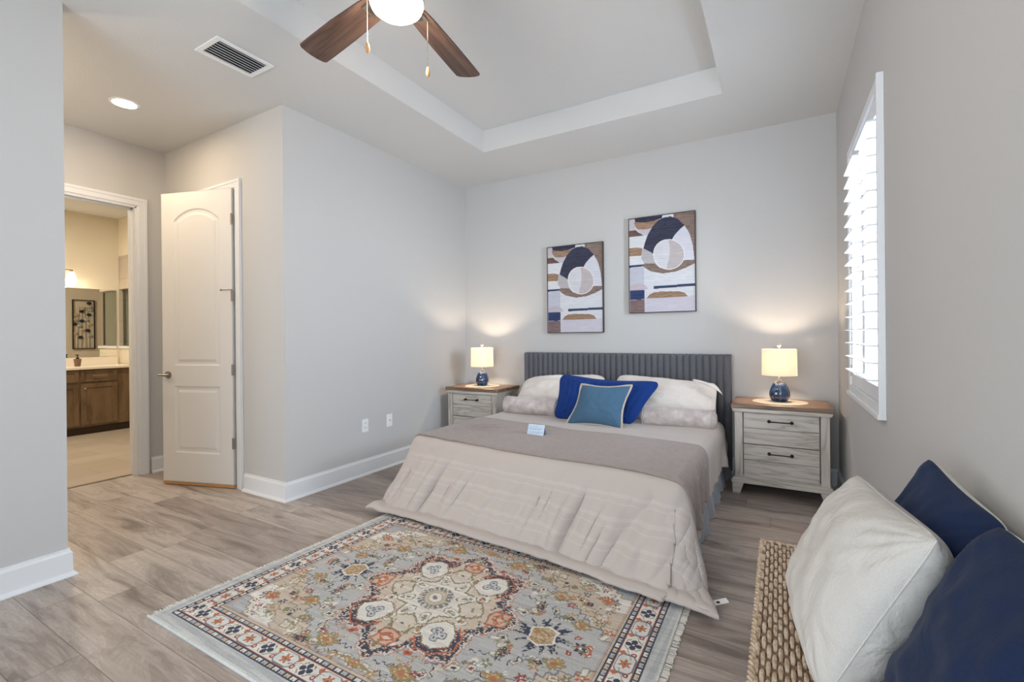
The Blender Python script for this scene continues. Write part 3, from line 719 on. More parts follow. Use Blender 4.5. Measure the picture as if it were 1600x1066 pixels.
    # fringes along both short ends
    for side in (0, 1):
        f = MB(); r5 = random.Random(3+side); n = 260
        for i in range(n):
            y = y0+(y1-y0)*(i+.5)/n; xe = (x0+.075*(y-y0)/(y1-y0)) if side == 0 else x1
            sg = -1 if side == 0 else 1; L_ = .022+r5.uniform(-.004, .004); dy = r5.uniform(-.004, .004)
            f.box(min(xe, xe+sg*L_), max(xe, xe+sg*L_), y-.0022, y+.0022, .001, .008, Matrix.Translation((0, dy, 0)))
        q = f.build('fringe', m_fringe, root); q.matrix_parent_inverse = root.matrix_basis.inverted()
        q['label'] = 'cream knotted fringe'
rug()

# ------------------------------------------------------------------ bed
BX0, BX1, BHEAD = -2.325, -.415, 4.40
BTOP = .455
def yfoot(x): return 2.505-.10*(x+1.365)
def bed():
    r = empty('bed', (-1.365, 4.40, 0), 'low platform bed with grey channel-tufted upholstered headboard', 'bed')
    def inv(o): o.matrix_parent_inverse = r.matrix_basis.inverted(); return o
    hx0, hx1, y0, y1, z0, z1 = -2.375, -.358, 4.415, 4.49, .04, 1.048
    n = 36; xs = []; 
    nx = n*10+1; X = np.linspace(hx0, hx1, nx); ph = (X-hx0)/(hx1-hx0)*n
    bulge = .019*np.abs(np.sin(ph*PI))**.6
    rows = [(y1, z0, 0), (y0+.01, z0, 0), (y0+.003, z0+.01, .6), (y0, z0+.03, 1)]+[(y0, z, 1) for z in np.linspace(.1, .98, 30)]+[(y0, z1-.035, 1), (y0+.004, z1-.015, .8), (y0+.014, z1-.002, .4), (y0+.03, z1, .2), (y1-.01, z1, 0), (y1, z1-.01, 0)]
    P = np.zeros((len(rows), nx, 3))
    for i, (yy, zz, k) in enumerate(rows): P[i, :, 0] = X; P[i, :, 1] = yy-bulge*k; P[i, :, 2] = zz+.25*bulge*(k*(1-k)*4)
    inv(grid_mesh('headboard', P, m_head, r))
    for xa in (hx0, hx1-.018): inv(MB().box(xa, xa+.018, y0-.004, y1, z0, z1-.006).build('headboard_border', m_head, r, bev=.006))
    inv(MB().box(hx0+.12, hx0+.19, y0+.03, y1-.005, 0, z0+.02).build('headboard_leg', m_black, r)); inv(MB().box(hx1-.19, hx1-.12, y0+.03, y1-.005, 0, z0+.02).build('headboard_leg', m_black, r))
    inv(MB().box(BX0+.06, BX1-.06, 2.70, 4.41, .10, .2).build('platform', m_head, r, bev=.01))
    inv(MB().box(BX0+.025, BX1-.025, 2.66, 4.405, .2, BTOP-.03).build('mattress', m_sheet, r, bev=.03))
    for lx in (BX0+.15, BX1-.21):
        for ly in (2.76, 4.25): inv(MB().box(lx, lx+.06, ly, ly+.06, 0, .1).build('leg', m_black, r))
    # skirt hanging at the sides, gently pleated, flaring to the floor
    for sg, bx in ((1, BX1-.045), (-1, BX0+.045)):
        Y = np.linspace(2.75, 4.38, 160); Z = np.linspace(.30, .004, 14); YY, ZZ = np.meshgrid(Y, Z)
        t = (.30-ZZ)/.3
        XX = bx+sg*(.02+.05*t**1.3+.014*t*np.sin(YY*19)+.010*t*np.sin(YY*43+1)+.03*t*np.clip((YY-4.15)/.25, 0, 1))
        inv(grid_mesh('bed_skirt', np.stack([XX, YY, ZZ], -1), m_skirt, r))['label'] = 'blue-grey bed skirt'
bed()

def fbm(x, y, s=1.0, seed=0.0):
    out = np.zeros(x.shape); fx = x.ravel(); fy = y.ravel(); o = out.ravel()
    for i in range(o.size): o[i] = noise.noise(Vector((fx[i]*s+seed, fy[i]*s-seed, seed)))
    return o.reshape(x.shape)

def drape(FX, FY, off, flare_foot, flare_side, side_in=0.0, fold_amp=.021):
    """map flat cloth coordinates to the bed. FX from -half..half relative world x, FY: distance past the foot edge (positive = hanging)."""
    x0, x1 = BX0+.035, BX1-.035
    ex = np.where(FX > x1, FX-x1, np.where(FX < x0, FX-x0, 0.0)); cx = np.clip(FX, x0, x1)
    ey = np.maximum(FY, 0); inside_y = np.minimum(FY, 0)
    by = yfoot(cx)-inside_y+.03   # boundary / surface y  (foot edge at yfoot)
    r = np.hypot(ex, ey); ang = np.arctan2(ey, np.abs(ex)+1e-9)   # 0 = side, pi/2 = foot
    sgn = np.sign(ex)
    w = (ang/(PI/2))
    # direction
    dx = np.where(r > 1e-6, ex/np.maximum(r, 1e-6), 0); dy = np.where(r > 1e-6, -ey/np.maximum(r, 1e-6), 0)
    h = BTOP+off-.010
    flare = flare_side*(1-w)+flare_foot*w+.07*np.sin(ang*2)
    flare = np.where(sgn < 0, flare*1.25, flare)+np.where((sgn == 0) & (ey > 0), .05*((cx+1.365)/.95)**2, 0)
    # profile : rounded shoulder, then a straight slope, then the floor
    Rr = .055
    slope_len = np.hypot(flare-Rr*.6, h-Rr)
    s0 = Rr*1.35
    ta = np.clip(r/s0, 0, 1); 
    hor = Rr*.75*np.sin(ta*PI/2*.85); drop = Rr*(1-np.cos(ta*PI/2))
    t2 = np.clip((r-s0)/slope_len, 0, 1)
    hor = hor+t2*(flare-Rr*.7)*(.75+.25*t2); drop = drop+t2*(h-Rr)
    over = np.maximum(r-s0-slope_len, 0); hor = hor+over
    z = BTOP+off-drop; 
    # folds travelling down the hanging part
    along = np.where(np.abs(ex) > ey, inside_y*-1-ey*.5, cx+ex*.6)
    k = np.clip((r-.04)/.22, 0, 1)
    lean = 1.0*r
    sc_ = along+lean*.42+.03*np.sin(along*6)
    f = 1.5*fbm(sc_, r*.12, 11, 2.7)+1.0*fbm(sc_, r*.09, 21, 6.1)+.35*fbm(sc_, r*.08, 46, 8.8)+.5*fbm(sc_, r*.8, 7, 1.9)
    f = f-1.2*np.exp(-((along-(x1-.17)-.10*r)/.05)**2)*np.clip((r-.25)/.3, 0, 1)*(ey > 0)
    hor = hor+k*(1-.85*np.clip((r-slope_len*.85)/(slope_len*.35), 0, 1))*f*fold_amp*(1+.4*np.sin(along*5))
    PX = cx+dx*hor; PY = by+dy*hor
    z = np.maximum(z, off*.3+.016)
    return PX, PY, z, r

def duvet():
    SL, SR, FD = .30, .33, .60     # side and foot overhangs
    x0, x1 = BX0+.035, BX1-.035
    nxs, nys = 330, 330
    uu, FY = np.meshgrid(np.linspace(0, 1, nxs), np.linspace(-(4.28-2.53), FD, nys))
    SR = .31+.085*np.clip((FY+.25)/.85, 0, 1)   # the right foot corner is pulled out
    FX = (x0-SL)+uu*((x1+SR)-(x0-SL))
    # the sides hang lower towards the foot
    PX, PY, z, r = drape(FX, FY, .025, .23, .05)
    b = fbm(FX, FY, 2.2, 3.1); b2 = fbm(FX, FY, 7, 9.2)
    top = np.clip(1-r/.1, 0, 1)
    z = z+b*.012*top+b2*.004*top
    PX = PX+b*.010*(1-top)*np.clip(z/.1, 0, 1); PY = PY-np.abs(b2)*.02*(1-top)*np.clip(z/.1, 0, 1)+b*.02*(1-top)
    # puffed hem
    eh = np.minimum(np.minimum(FX-(x0-SL), (x1+SR)-FX), FD-FY)
    hem = np.clip(1-eh/.06, 0, 1)
    low = np.clip(1-z/.05, 0, 1)
    lump = np.abs(fbm(FX, FY, 11, 5.5))
    z = z+low*(.028+.03*np.abs(b)+.016*lump)*np.clip(eh/.03, .45, 1)+.045*np.exp(-((FX-(x0-SL+.05))**2+(FY-FD+.05)**2)/.07**2)*low
    UV = np.stack([FX, FY], -1)
    o = grid_mesh('duvet', np.stack([PX, PY, z], -1), m_duvet, None, uv=UV)
    s = o.modifiers.new('thick', 'SOLIDIFY'); s.thickness = .022; s.offset = -1
    # orientation check: want the outside outward
    sm = o.modifiers.new('smooth', 'SMOOTH'); sm.factor = .5; sm.iterations = 3
    tag(o, 'pale beige striped duvet covering the bed and pooling on the rug', 'duvet')
    # care tag at the right hem corner
    c = MB(); c.box(-.018, .018, -.03, .03, 0, .0012, Matrix.Translation((-.232, 2.262, .03)) @ Matrix.Rotation(-1.1, 4, 'Z') @ Matrix.Rotation(.25, 4, 'X'))
    c.build('care_tag', m_white, o)['label'] = 'white sewn-in care tag'
    MB().box(-.006, .010, -.02, -.006, .0013, .0018, Matrix.Translation((-.232, 2.262, .03)) @ Matrix.Rotation(-1.1, 4, 'Z') @ Matrix.Rotation(.25, 4, 'X')).build('tag_print', m_slot, o)
duvet()
def throw():
    x0, x1 = BX0+.035, BX1-.035
    SL, SR = .26, .30
    nxs, nys = 300, 110
    FX, T_ = np.meshgrid(np.linspace(x0-SL, x1+SR, nxs), np.linspace(0, 1, nys))
    # T 0 at the pillow side, 1 at the foot side
    FY = -(.80-.78*T_)+.03+.012*np.sin(FX*3)
    FY = FY+(.02*np.clip((FX-x0)/(x1-x0), 0, 1.2))+np.clip((FX-(x1-.25))/.5, 0, 1)**2*.10
    PX, PY, z, r = drape(FX, FY, .044, .245, .075)
    b = fbm(FX, FY, 2.2, 3.1); top = np.clip(1-r/.1, 0, 1); b2 = fbm(FX, FY, 7, 9.2); z = z+b*.012*top+b2*.004*top+.003
    PX = PX+b*.010*(1-top)*np.clip(z/.1, 0, 1); PY = PY+b*.02*(1-top)
    wr = np.exp(-((FX+2.0)/.16)**2-((FY+.45)/.10)**2); z = z+wr*.010*np.sin(FY*70+FX*20)
    ed = np.minimum(T_, 1-T_); z = z+.004*np.exp(-(ed/.02)**2)
    o = grid_mesh('throw_blanket', np.stack([PX+.012*np.sign(FX+1.365)*np.clip((r-.02)/.06, 0, 1), PY, z], -1), m_throw, None, uv=np.stack([FX, FY], -1))
    s = o.modifiers.new('thick', 'SOLIDIFY'); s.thickness = .010; s.offset = -1
    tag(o, 'mushroom grey-brown quilted throw laid across the lower half of the bed', 'blanket')
throw()

# ------------------------------------------------------------------ pillows
def pillow(name, corners, t, m, label, cat='pillow', group=None, pinch=.06, q=.55, lump=.008, seed=0, back=None, quilt=False, sag=0, n=44, wr=.0, asym=.5, rc=.04):
    BL, BR, TR, TL = [np.array(c, float) for c in corners]
    nrm = np.cross(BR-BL, TL-BL); nrm /= np.linalg.norm(nrm)
    if nrm @ (np.array([0, 0, CAMH])-BL) < 0: nrm = -nrm
    u = np.sin(np.linspace(-PI/2, PI/2, n)); U, V = np.meshgrid(u, u)
    Uo = U*(1-pinch*(1-V**2))*(1-rc*np.abs(V)**7); Vo = V*(1-pinch*(1-U**2))*(1-rc*np.abs(U)**7)
    if sag: Vo = Vo-sag*(1-U**2)*np.clip(V, 0, 1)
    a = (Uo+1)/2; b = (Vo+1)/2
    base = ((1-a)*(1-b))[..., None]*BL+(a*(1-b))[..., None]*BR+(a*b)[..., None]*TR+((1-a)*b)[..., None]*TL
    pr = (np.clip(1-np.abs(U)**2.4, 0, 1)*np.clip(1-np.abs(V)**2.4, 0, 1))**q
    N1 = fbm(U, V, 1.6, seed+.5); N2 = fbm(U, V, 4.5, seed+7.5)
    # wrinkles radiating from the corners
    W = np.zeros_like(U)
    if wr:
        for cu in (-1, 1):
            for cv in (-1, 1):
                d = np.hypot(U-cu, V-cv); th = np.arctan2(V-cv, U-cu); W += np.sin(th*17+seed*3+cu)*np.exp(-(d/.55)**2)*np.clip(d*3, 0, 1)
        W += .8*np.sin((U*2+V*9+N1*3))*np.exp(-((np.abs(V)-.9)/.3)**2)
    obs = []
    F = base+nrm*(((t*asym)*pr+pr**.5*(N1*lump*1.5+N2*lump+W*wr))[..., None])
    if quilt: F = F-nrm*((.009*np.abs(np.cos((U+.02*N2)*.5*PI*15))**7)[..., None])*np.clip(pr, 0, 1)[..., None]
    B = base-nrm*(((t*(1-asym))*pr)[..., None])
    def mk(nm, P, mm, par): return grid_mesh(nm, P, mm, par)
    border = [base[0, i] for i in range(n)]+[base[i, n-1] for i in range(1, n)]+[base[n-1, i] for i in range(n-2, -1, -1)]+[base[i, 0] for i in range(n-2, 0, -1)]
    if back:
        root = empty(name, tuple(BL), label, cat, group)
        f = mk('front_panel', F, m, root); k = mk('back_panel', B, back, root)
        for o in (f, k): o.matrix_parent_inverse = root.matrix_basis.inverted()
        return root, border, nrm
    # single closed mesh
    bm = bmesh.new(); idx = {}
    for L_, P in ((0, F), (1, B)):
        for i in range(n):
            for j in range(n):
                if L_ == 1 and (i in (0, n-1) or j in (0, n-1)): idx[(1, i, j)] = idx[(0, i, j)]; continue
                idx[(L_, i, j)] = bm.verts.new(P[i, j])
        for i in range(n-1):
            for j in range(n-1):
                vs = [idx[(L_, i, j)], idx[(L_, i, j+1)], idx[(L_, i+1, j+1)], idx[(L_, i+1, j)]]
                bm.faces.new(vs if L_ == 0 else vs[::-1])
    bmesh.ops.recalc_face_normals(bm, faces=bm.faces)
    me = bpy.data.meshes.new(name); bm.to_mesh(me); bm.free()
    o = finish(name, me, m, None, smooth=180)
    tag(o, label, cat, group)
    return o, border, nrm
G = None
# standard pillows against the headboard
pL, _, _ = pillow('bed_pillow', [(-2.33, 4.03, .49), (-1.42, 4.03, .49), (-1.40, 4.27, .86), (-2.27, 4.27, .80)], .20, m_sheet, 'ivory pillow against the left half of the headboard', seed=1, pinch=.03, lump=.016, wr=.008, n=70, rc=.12)
pR, _, _ = pillow('bed_pillow', [(-1.30, 4.03, .49), (-.43, 4.03, .49), (-.445, 4.27, .81), (-1.315, 4.27, .865)], .20, m_sheet, 'ivory pillow against the right half of the headboard', seed=2, pinch=.03, lump=.016, wr=.008, n=70, rc=.09)
# flange corner of the right pillow
fl = MB()
Pf = np.zeros((14, 10, 3))
for i in range(14):
    for j in range(10):
        s, t_ = i/13, j/9
        a0 = np.array([-.62+.16*s, 4.10, .845-.02*s]); Pf[i, j] = a0+np.array([.06*t_*s+.01*t_, -.03*t_, -.085*t_*s**2+.012*math.sin(t_*PI)])
o = grid_mesh('pillowcase_flange', Pf, m_sheet, pR); o.modifiers.new('thick', 'SOLIDIFY').thickness = .004
# bolsters
def bolster(xa, xb, y, z, rr, label, seed):
    L_ = xb-xa; b = MB(); prof = []
    ns = 40; seg = 40; rings = []
    for i in range(ns+1):
        s = i/ns; x = xa+L_*s
        e = min(s, 1-s)*L_
        r = rr*(min(1, (e/.03))**.35 if e < .03 else 1.0)
        if e <= 1e-9: r = rr*.55
        r *= 1+.03*noise.noise(Vector((s*5, seed, 0)))
        ring = []
        for k in range(seg):
            a = 2*PI*k/seg
            q = r*(1+.025*noise.noise(Vector((s*9, math.cos(a)*1.5, math.sin(a)*1.5+seed))))
            if e < .025: q *= 1+.05*math.sin(a*18)
            zz = z+q*math.sin(a)*.93; zz = max(zz, z-rr*.88)
            ring.append(b.bm.verts.new((x, y+q*math.cos(a)+.0*s, zz)))
        rings.append(ring)
    for A, B in zip(rings, rings[1:]):
        for k in range(seg): b.bm.faces.new((A[k], A[(k+1) % seg], B[(k+1) % seg], B[k]))
    b.bm.faces.new(rings[0][::-1]); b.bm.faces.new(rings[-1])
    o = b.build('bolster_pillow', m_velvet, None, smooth=True); tag(o, label, 'pillow')
    for x in (xa+.022, xb-.022):
        c = MB(); c.tube([(x, y+(rr*1.015)*math.cos(a), max(z+(rr*.945)*math.sin(a), z-rr*.88)) for a in np.linspace(0, 2*PI, 40, endpoint=False)], .0035, 6, closed=True)
        c.build('piping', m_velvet, o, smooth=True)
bolster(-2.285, -1.715, 3.86, .565, .088, 'silvery velvet bolster at the left side of the bed', 1)
bolster(-.985, -.415, 3.88, .560, .088, 'silvery velvet bolster at the right side of the bed', 2)
# royal blue quilted sham
o, br, nr = pillow('quilted_sham', [(-1.73, 3.73, .49), (-1.02, 3.73, .49), (-.81, 3.90, .85), (-1.74, 3.91, .885)], .13, m_blueq, 'royal blue quilted pillow sham leaning at the bed centre', seed=4, pinch=.07, quilt=True, sag=.10, lump=.007, n=130, wr=.004, rc=.10)
c = MB(); c.tube(br, .004, 6, closed=True); c.build('piping', m_blueq, o, smooth=True)
o, br, nr = pillow('throw_pillow', [(-1.535, 3.545, .487), (-1.05, 3.545, .487), (-.995, 3.665, .835), (-1.435, 3.665, .825)], .15, m_teal, 'small denim blue pillow with cream braided trim, front centre of the bed', seed=5, pinch=.16, q=.62, lump=.006, n=60, wr=.003, rc=.05)
c = MB(); c.tube(br, .0075, 8, closed=True)
n_ = len(br)
for i in range(0, n_):
    p = Vector(br[i]); p2 = Vector(br[(i+1) % n_]); L_ = (p2-p).length; k = max(1, int(L_/.011))
    for j in range(k): c.ball(p.lerp(p2, j/k)+Vector((0, -.004, 0)), .0092, u=6, v=5)
c.build('braided_trim', m_rope, o, smooth=True)

# tent card
def card():
    r = empty('tent_card', (-1.515, 3.00, BTOP+.056), 'small folded pale blue tent card standing on the grey-brown throw', 'card')
    r.rotation_euler.z = .02
    mc = mat('card_stock', lin(196, 212, 232), .5); mi = mat('card_ink', lin(110, 140, 176), .6)
    MB().prism([(-.035, 0), (-.033, 0), (.001, .074), (-.001, .074)], -.065, .065, 'YZ').build('front_leaf', mc, r)
    MB().prism([(.035, 0), (.033, 0), (-.001, .074), (.001, .074)], -.065, .065, 'YZ').build('back_leaf', mc, r)
    # faint illegible lines
    k = MB(); rr = random.Random(2)
    for i, (w_, z) in enumerate(((.05, .060), (.085, .048), (.07, .040), (.09, .024), (.06, .016))):
        yy = -.035+z*.034/.074-.0012
        x = -.055
        while x < -.055+w_+.02:
            l = rr.uniform(.006, .014); k.box(x, x+l, yy-.0006, yy, z-.0012, z+.0012); x += l+.004
    k.build('faint_print', mi, r)
card()

# ------------------------------------------------------------------ nightstands
def nightstand(cx, label):
    r = empty('nightstand', (cx, 3.99, 0), label, 'nightstand', 'matching two-drawer nightstands flanking the bed')
    W2 = .335; dp = .43; f = 0.0   # local y from 0 (front) to dp (back)
    def trap(xa, xb, tp, inward):
        return [(xa, 0), (xb, 0), (xb+(inward if inward > 0 else 0), tp), (xa+(inward if inward < 0 else 0), tp)]
    MB().box(-.325, .345-.01, -.022, dp+.015, .655, .69).build('top', m_top, r, bev=.006)['label'] = 'brown wood top'
    MB().prism([(-.312, .628), (.322, .628), (.332, .655), (-.322, .655)], -.016, dp+.01, 'XZ').build('top_moulding', m_wash, r, bev=.002)
    MB().box(-.298, .308, .045, dp-.01, .125, .628).build('carcass', m_washv, r)
    for a, b_ in ((-.300, -.245), (.255, .310)):
        for q0, q1 in ((-.002, .05), (dp-.05, dp)): MB().box(a, b_, q0, q1, .125, .628).build('corner_post', m_washv, r, bev=.002)
    MB().box(-.325, .335, -.020, dp+.01, .082, .108).prism([(-.32, .108), (.33, .108), (.318, .125), (-.308, .125)], -.012, dp+.005, 'XZ').build('plinth', m_wash, r, bev=.003)
    for s, a in ((1, -.318), (-1, .328)):
        for y in (-.016, dp-.05):
            MB().prism([(a, 0), (a+s*.052, 0), (a+s*.078, .082), (a, .082)][::s], y, y+.06, 'XZ').build('foot', m_wash, r, bev=.002)
    for z0 in (.145, .388):
        d = MB()
        d.box(-.238, .248, .002, .03, z0, z0+.116, bev=.0015).box(-.238, .248, .002, .03, z0+.119, z0+.236, bev=.0015).box(-.23, .24, .02, .04, z0+.002, z0+.234)
        dr = d.build('drawer', m_wash, r)
        hz = z0+.178
        h = MB().tube([(-.075, -.024, hz), (.085, -.024, hz)], .0042, 8)
        for x in (-.068, .078):
            h.tube([(x, .003, hz), (x, -.028, hz)], .005, 8)
            h.lathe([(.012, 0), (.012, .004), (.009, .008)], seg=14); 
            vs = [v for v in h.bm.verts if abs(v.co.x) < .0125 and abs(v.co.y) < .0125 and v.co.z < .009]
            bmesh.ops.transform(h.bm, matrix=Matrix.Translation((x, .002, hz)) @ Matrix.Rotation(PI/2, 4, 'X'), verts=vs)
            h.ball((x, -.026, hz), .009, u=10, v=6)
        h.build('drawer_pull', m_black, dr, smooth=True)
    MB().box(-.245, .255, .006, .05, .125, .145).build('drawer_rail', m_wash, r)
    return r
nightstand(0.0, 'whitewashed nightstand with brown top, right of the bed near the window')
nightstand(-2.78, 'whitewashed nightstand with brown top, left of the bed by the left wall')

# lamps
def glaze():
    m = mat('blue_glaze', lin(22, 42, 74), .10, spec=.6, coat=.8); k = NT(m)
    tc = k.n('ShaderNodeTexCoord'); n = k.n('ShaderNodeTexNoise'); n.inputs['Scale'].default_value = 30; n.inputs['Detail'].default_value = 3
    mp = k.n('ShaderNodeMapping'); mp.inputs['Scale'].default_value = (1, 1, .25); k.l(tc.outputs['Object'], mp.inputs[0]); k.l(mp.outputs[0], n.inputs['Vector'])
    k.l(k.ramp(n.outputs['Fac'], [(.3, lin(12, 24, 52)), (.6, lin(34, 62, 98)), (.8, lin(84, 116, 146))]), k.b.inputs['Base Color']); return m
m_glaze = glaze()
m_doily = fabric('woven_placemat', lin(206, 192, 170), lin(182, 166, 144), 300)
def lamp(cx, cy, label, dlabel):
    z0 = .6915
    d = MB().lathe([(.188, 0), (.19, .002), (.187, .004), (.01, .004)], (0, 0, 0), 56).build('round_mat', m_doily, None, smooth=True, loc=(cx, cy, .6908)); tag(d, dlabel, 'placemat', 'round mats under the lamps')
    r = empty('table_lamp', (cx, cy, .6955), label, 'lamp', 'lamps on the nightstands')
    facet = lambda a, z: 1+.035*math.cos(9*a+z*6)
    MB().lathe([(.042, 0), (.052, .004), (.066, .03), (.0715, .055), (.068, .08), (.058, .11), (.046, .137), (.037, .150), (.034, .152)], seg=72, mod=facet).build('ceramic_body', m_glaze, r, smooth=True)
    MB().lathe([(.036, .150), (.037, .155), (.030, .158), (.022, .160)], seg=30).build('metal_collar', m_chrome, r, smooth=True)
    MB().lathe([(.012, .160), (.020, .166), (.021, .174), (.012, .181)], seg=12).build('crystal_ball', m_crystal, r, smooth=20)
    MB().lathe([(.010, .181), (.014, .184), (.014, .190), (.009, .193), (.009, .235)], seg=16).build('socket', m_chrome, r, smooth=True)
    b = MB().ball((0, 0, .256), .022, sz=1.25).build('bulb', m_shadeglow, r, smooth=True)
    # shade: thin drum, open top and bottom with spider ring
    s0, s1 = .205, .408
    sh = MB().lathe([(.122, s0), (.119, s1), (.1175, s1), (.1205, s0)], seg=56, cap=False)
    sh = sh.build('lamp_shade', m_shade, r, smooth=True)
    h = MB().tube([(0, 0, .235), (.045, 0, .27), (.05, 0, .33), (.0, 0, s1-.01)], .0015, 5).tube([(0, 0, .235), (-.045, 0, .27), (-.05, 0, .33), (.0, 0, s1-.01)], .0015, 5).tube([(-.118, 0, s1-.012), (.118, 0, s1-.012)], .0015, 5).tube([(0, -.118, s1-.012), (0, .118, s1-.012)], .0015, 5)
    h.build('harp', m_chrome, r)
    MB().lathe([(.004, s1-.012), (.007, s1+.004), (.004, s1+.012), (.012, s1+.020), (.018, s1+.030), (.012, s1+.040), (.002, s1+.044)], seg=10).build('finial', m_crystal, r, smooth=15)
    point('bulb_light', (cx, cy, .6955+.318), 12.5, (1, .79, .58), .025)
lamp(.002, 4.20, 'lit table lamp with blue ceramic base on the right nightstand', 'round woven mat under the lamp on the right nightstand')
lamp(-2.778, 4.20, 'lit table lamp with blue ceramic base on the left nightstand', 'round woven mat under the lamp on the left nightstand')

# ------------------------------------------------------------------ framed abstract prints
def art_pixels():
    nx, ny = 180, 270
    U, V = np.meshgrid((np.arange(nx)+.5)/nx, (np.arange(ny)+.5)/ny)   # V downwards
    C = np.zeros((ny, nx, 3)); C[:] = pal(206, 208, 214)
    X = 725+527*U; top = 115-70*U; bot = 862-17*U
    Y = top+(bot-top)*V
    def poly(pts, c):
        m = np.zeros(X.shape, bool); n = len(pts)
        for i in range(n):
            xa, ya = pts[i]; xb, yb = pts[(i+1) % n]
            if ya == yb: continue
            c_ = ((ya > Y) != (yb > Y)) & (X < (xb-xa)*(Y-ya)/(yb-ya)+xa); m ^= c_
        C[m] = c; return m
    NV, BR, TN, LL, WH, DK = pal(58, 60, 78), pal(130, 112, 104), pal(152, 124, 104), pal(190, 185, 192), pal(212, 214, 218), pal(104, 84, 76)
    poly([(1080, 60), (1260, 30), (1260, 470), (1160, 450)], BR)
    poly([(720, 110), (775, 105), (780, 200), (720, 205)], LL)
    poly([(770, 100), (1005, 70), (1005, 100), (930, 125), (850, 137), (778, 135)], NV)
    poly([(1000, 80), (1092, 68), (1092, 92), (1000, 105)], WH)
    poly([(768, 135), (850, 137), (930, 125), (1000, 106), (940, 165), (910, 185), (850, 195), (795, 192), (775, 165)], TN)
    poly([(790, 192), (850, 195), (915, 183), (880, 240), (835, 240)], LL)
    poly([(720, 206), (785, 200), (800, 215), (850, 242), (800, 250), (720, 256)], DK)
    poly([(720, 256), (800, 248), (885, 238), (860, 300), (845, 342), (800, 336), (720, 345)], WH)
    poly([(720, 345), (780, 338), (838, 345), (830, 380), (828, 404), (720, 410)], TN)
    poly([(720, 410), (828, 404), (835, 440), (850, 466), (720, 482)], WH)
    poly([(720, 484), (850, 472), (870, 485), (720, 502)], pal(58, 66, 96))
    poly([(720, 502), (848, 492), (848, 660), (720, 690)], pal(186, 188, 200))
    poly([(728, 650), (760, 632), (800, 625), (850, 640), (885, 668), (728, 690)], pal(186, 176, 184))
    poly([(850, 466), (940, 464), (975, 500), (1050, 516), (1110, 500), (1160, 442), (1250, 436), (1246, 466), (1190, 498), (1100, 532), (1000, 546), (900, 528), (840, 490)], BR)
    poly([(845, 345), (858, 300), (880, 240), (925, 165), (975, 115), (1010, 98), (1065, 88), (1125, 110), (1175, 160), (1135, 195), (1100, 235), (1076, 274), (1040, 272), (1000, 285), (965, 310), (940, 345), (925, 386), (880, 362)], NV)
    poly([(1175, 160), (1212, 225), (1236, 320), (1248, 437), (1160, 440), (1172, 390), (1150, 320), (1110, 282), (1076, 274), (1100, 235), (1135, 195)], pal(204, 204, 214))
    poly([(845, 345), (880, 362), (925, 386), (930, 425), (945, 466), (850, 466), (828, 430), (830, 380)], pal(178, 174, 178))
    q = np.hypot((X-1050)/121, (Y-393)/119)
    C[q < 1.03] = pal(226, 224, 224); C[q < .98] = pal(204, 204, 210); m = (q < .98) & (X > 1045-.05*(Y-393)+12*np.sin((Y-280)/60)); C[m] = pal(184, 176, 178)
    poly([(928, 648), (1255, 626), (1255, 645), (928, 670)], pal(54, 66, 92))
    poly([(728, 686), (850, 678), (850, 752), (728, 760)], pal(52, 66, 104))
    poly([(728, 762), (850, 754), (850, 860), (728, 866)], pal(124, 104, 104))
    poly([(858, 750), (1255, 724), (1255, 850), (850, 862)], pal(196, 192, 204))
    poly([(862, 748), (885, 712), (930, 690), (1000, 684), (1120, 684), (1170, 694), (1215, 728), (1100, 738)], WH)
    poly([(864, 748), (890, 718), (930, 696), (1000, 690), (1130, 690), (1170, 700), (1198, 730), (1100, 737)], TN)
    r = np.random.default_rng(3)
    st = r.normal(0, 1, (ny, 1, 1))*.05+np.repeat(r.normal(0, 1, (ny, nx//12+1, 1)), 12, 1)[:, :nx]*.07
    dark = (C.mean(-1, keepdims=True) < .25)
    C = np.clip(C*(1+st*(.6+1.6*dark)), .01, 1)
    return np.concatenate([C, np.ones((ny, nx, 1))], -1)[::-1]
ART = art_pixels(); m_art = pattern_mat('printed_canvas', .6, .15, 300)
m_frame = mat('dark_walnut_frame', lin(62, 48, 42), .45)
def print_(x0, x1, z0, z1, label):
    r = empty('framed_print', ((x0+x1)/2, D, z0), label, 'picture', 'pair of abstract prints above the bed')
    w2 = (x1-x0)/2; h = z1-z0; ny, nx, _ = ART.shape
    PX, PZ = np.meshgrid(np.linspace(-w2+.006, w2-.006, nx+1), np.linspace(.006, h-.006, ny+1))
    grid_mesh('canvas', np.stack([PX, np.full_like(PX, -.034), PZ], -1), m_art, r, facecol=ART, smooth=False)
    MB().box(-w2+.006, w2-.006, -.033, -.002, .006, h-.006).build('backing', m_frame, r)
    b = MB(); t = .007
    b.box(-w2, -w2+t, -.040, -.001, 0, h).box(w2-t, w2, -.040, -.001, 0, h).box(-w2+t, w2-t, -.040, -.001, 0, t).box(-w2+t, w2-t, -.040, -.001, h-t, h)
    b.build('frame', m_frame, r, bev=.001)
print_(-2.122, -1.508, 1.254, 2.163, 'framed abstract print hanging lower, left of the pair above the bed')
print_(-1.25, -.642, 1.435, 2.348, 'framed abstract print hanging higher, right of the pair above the bed')

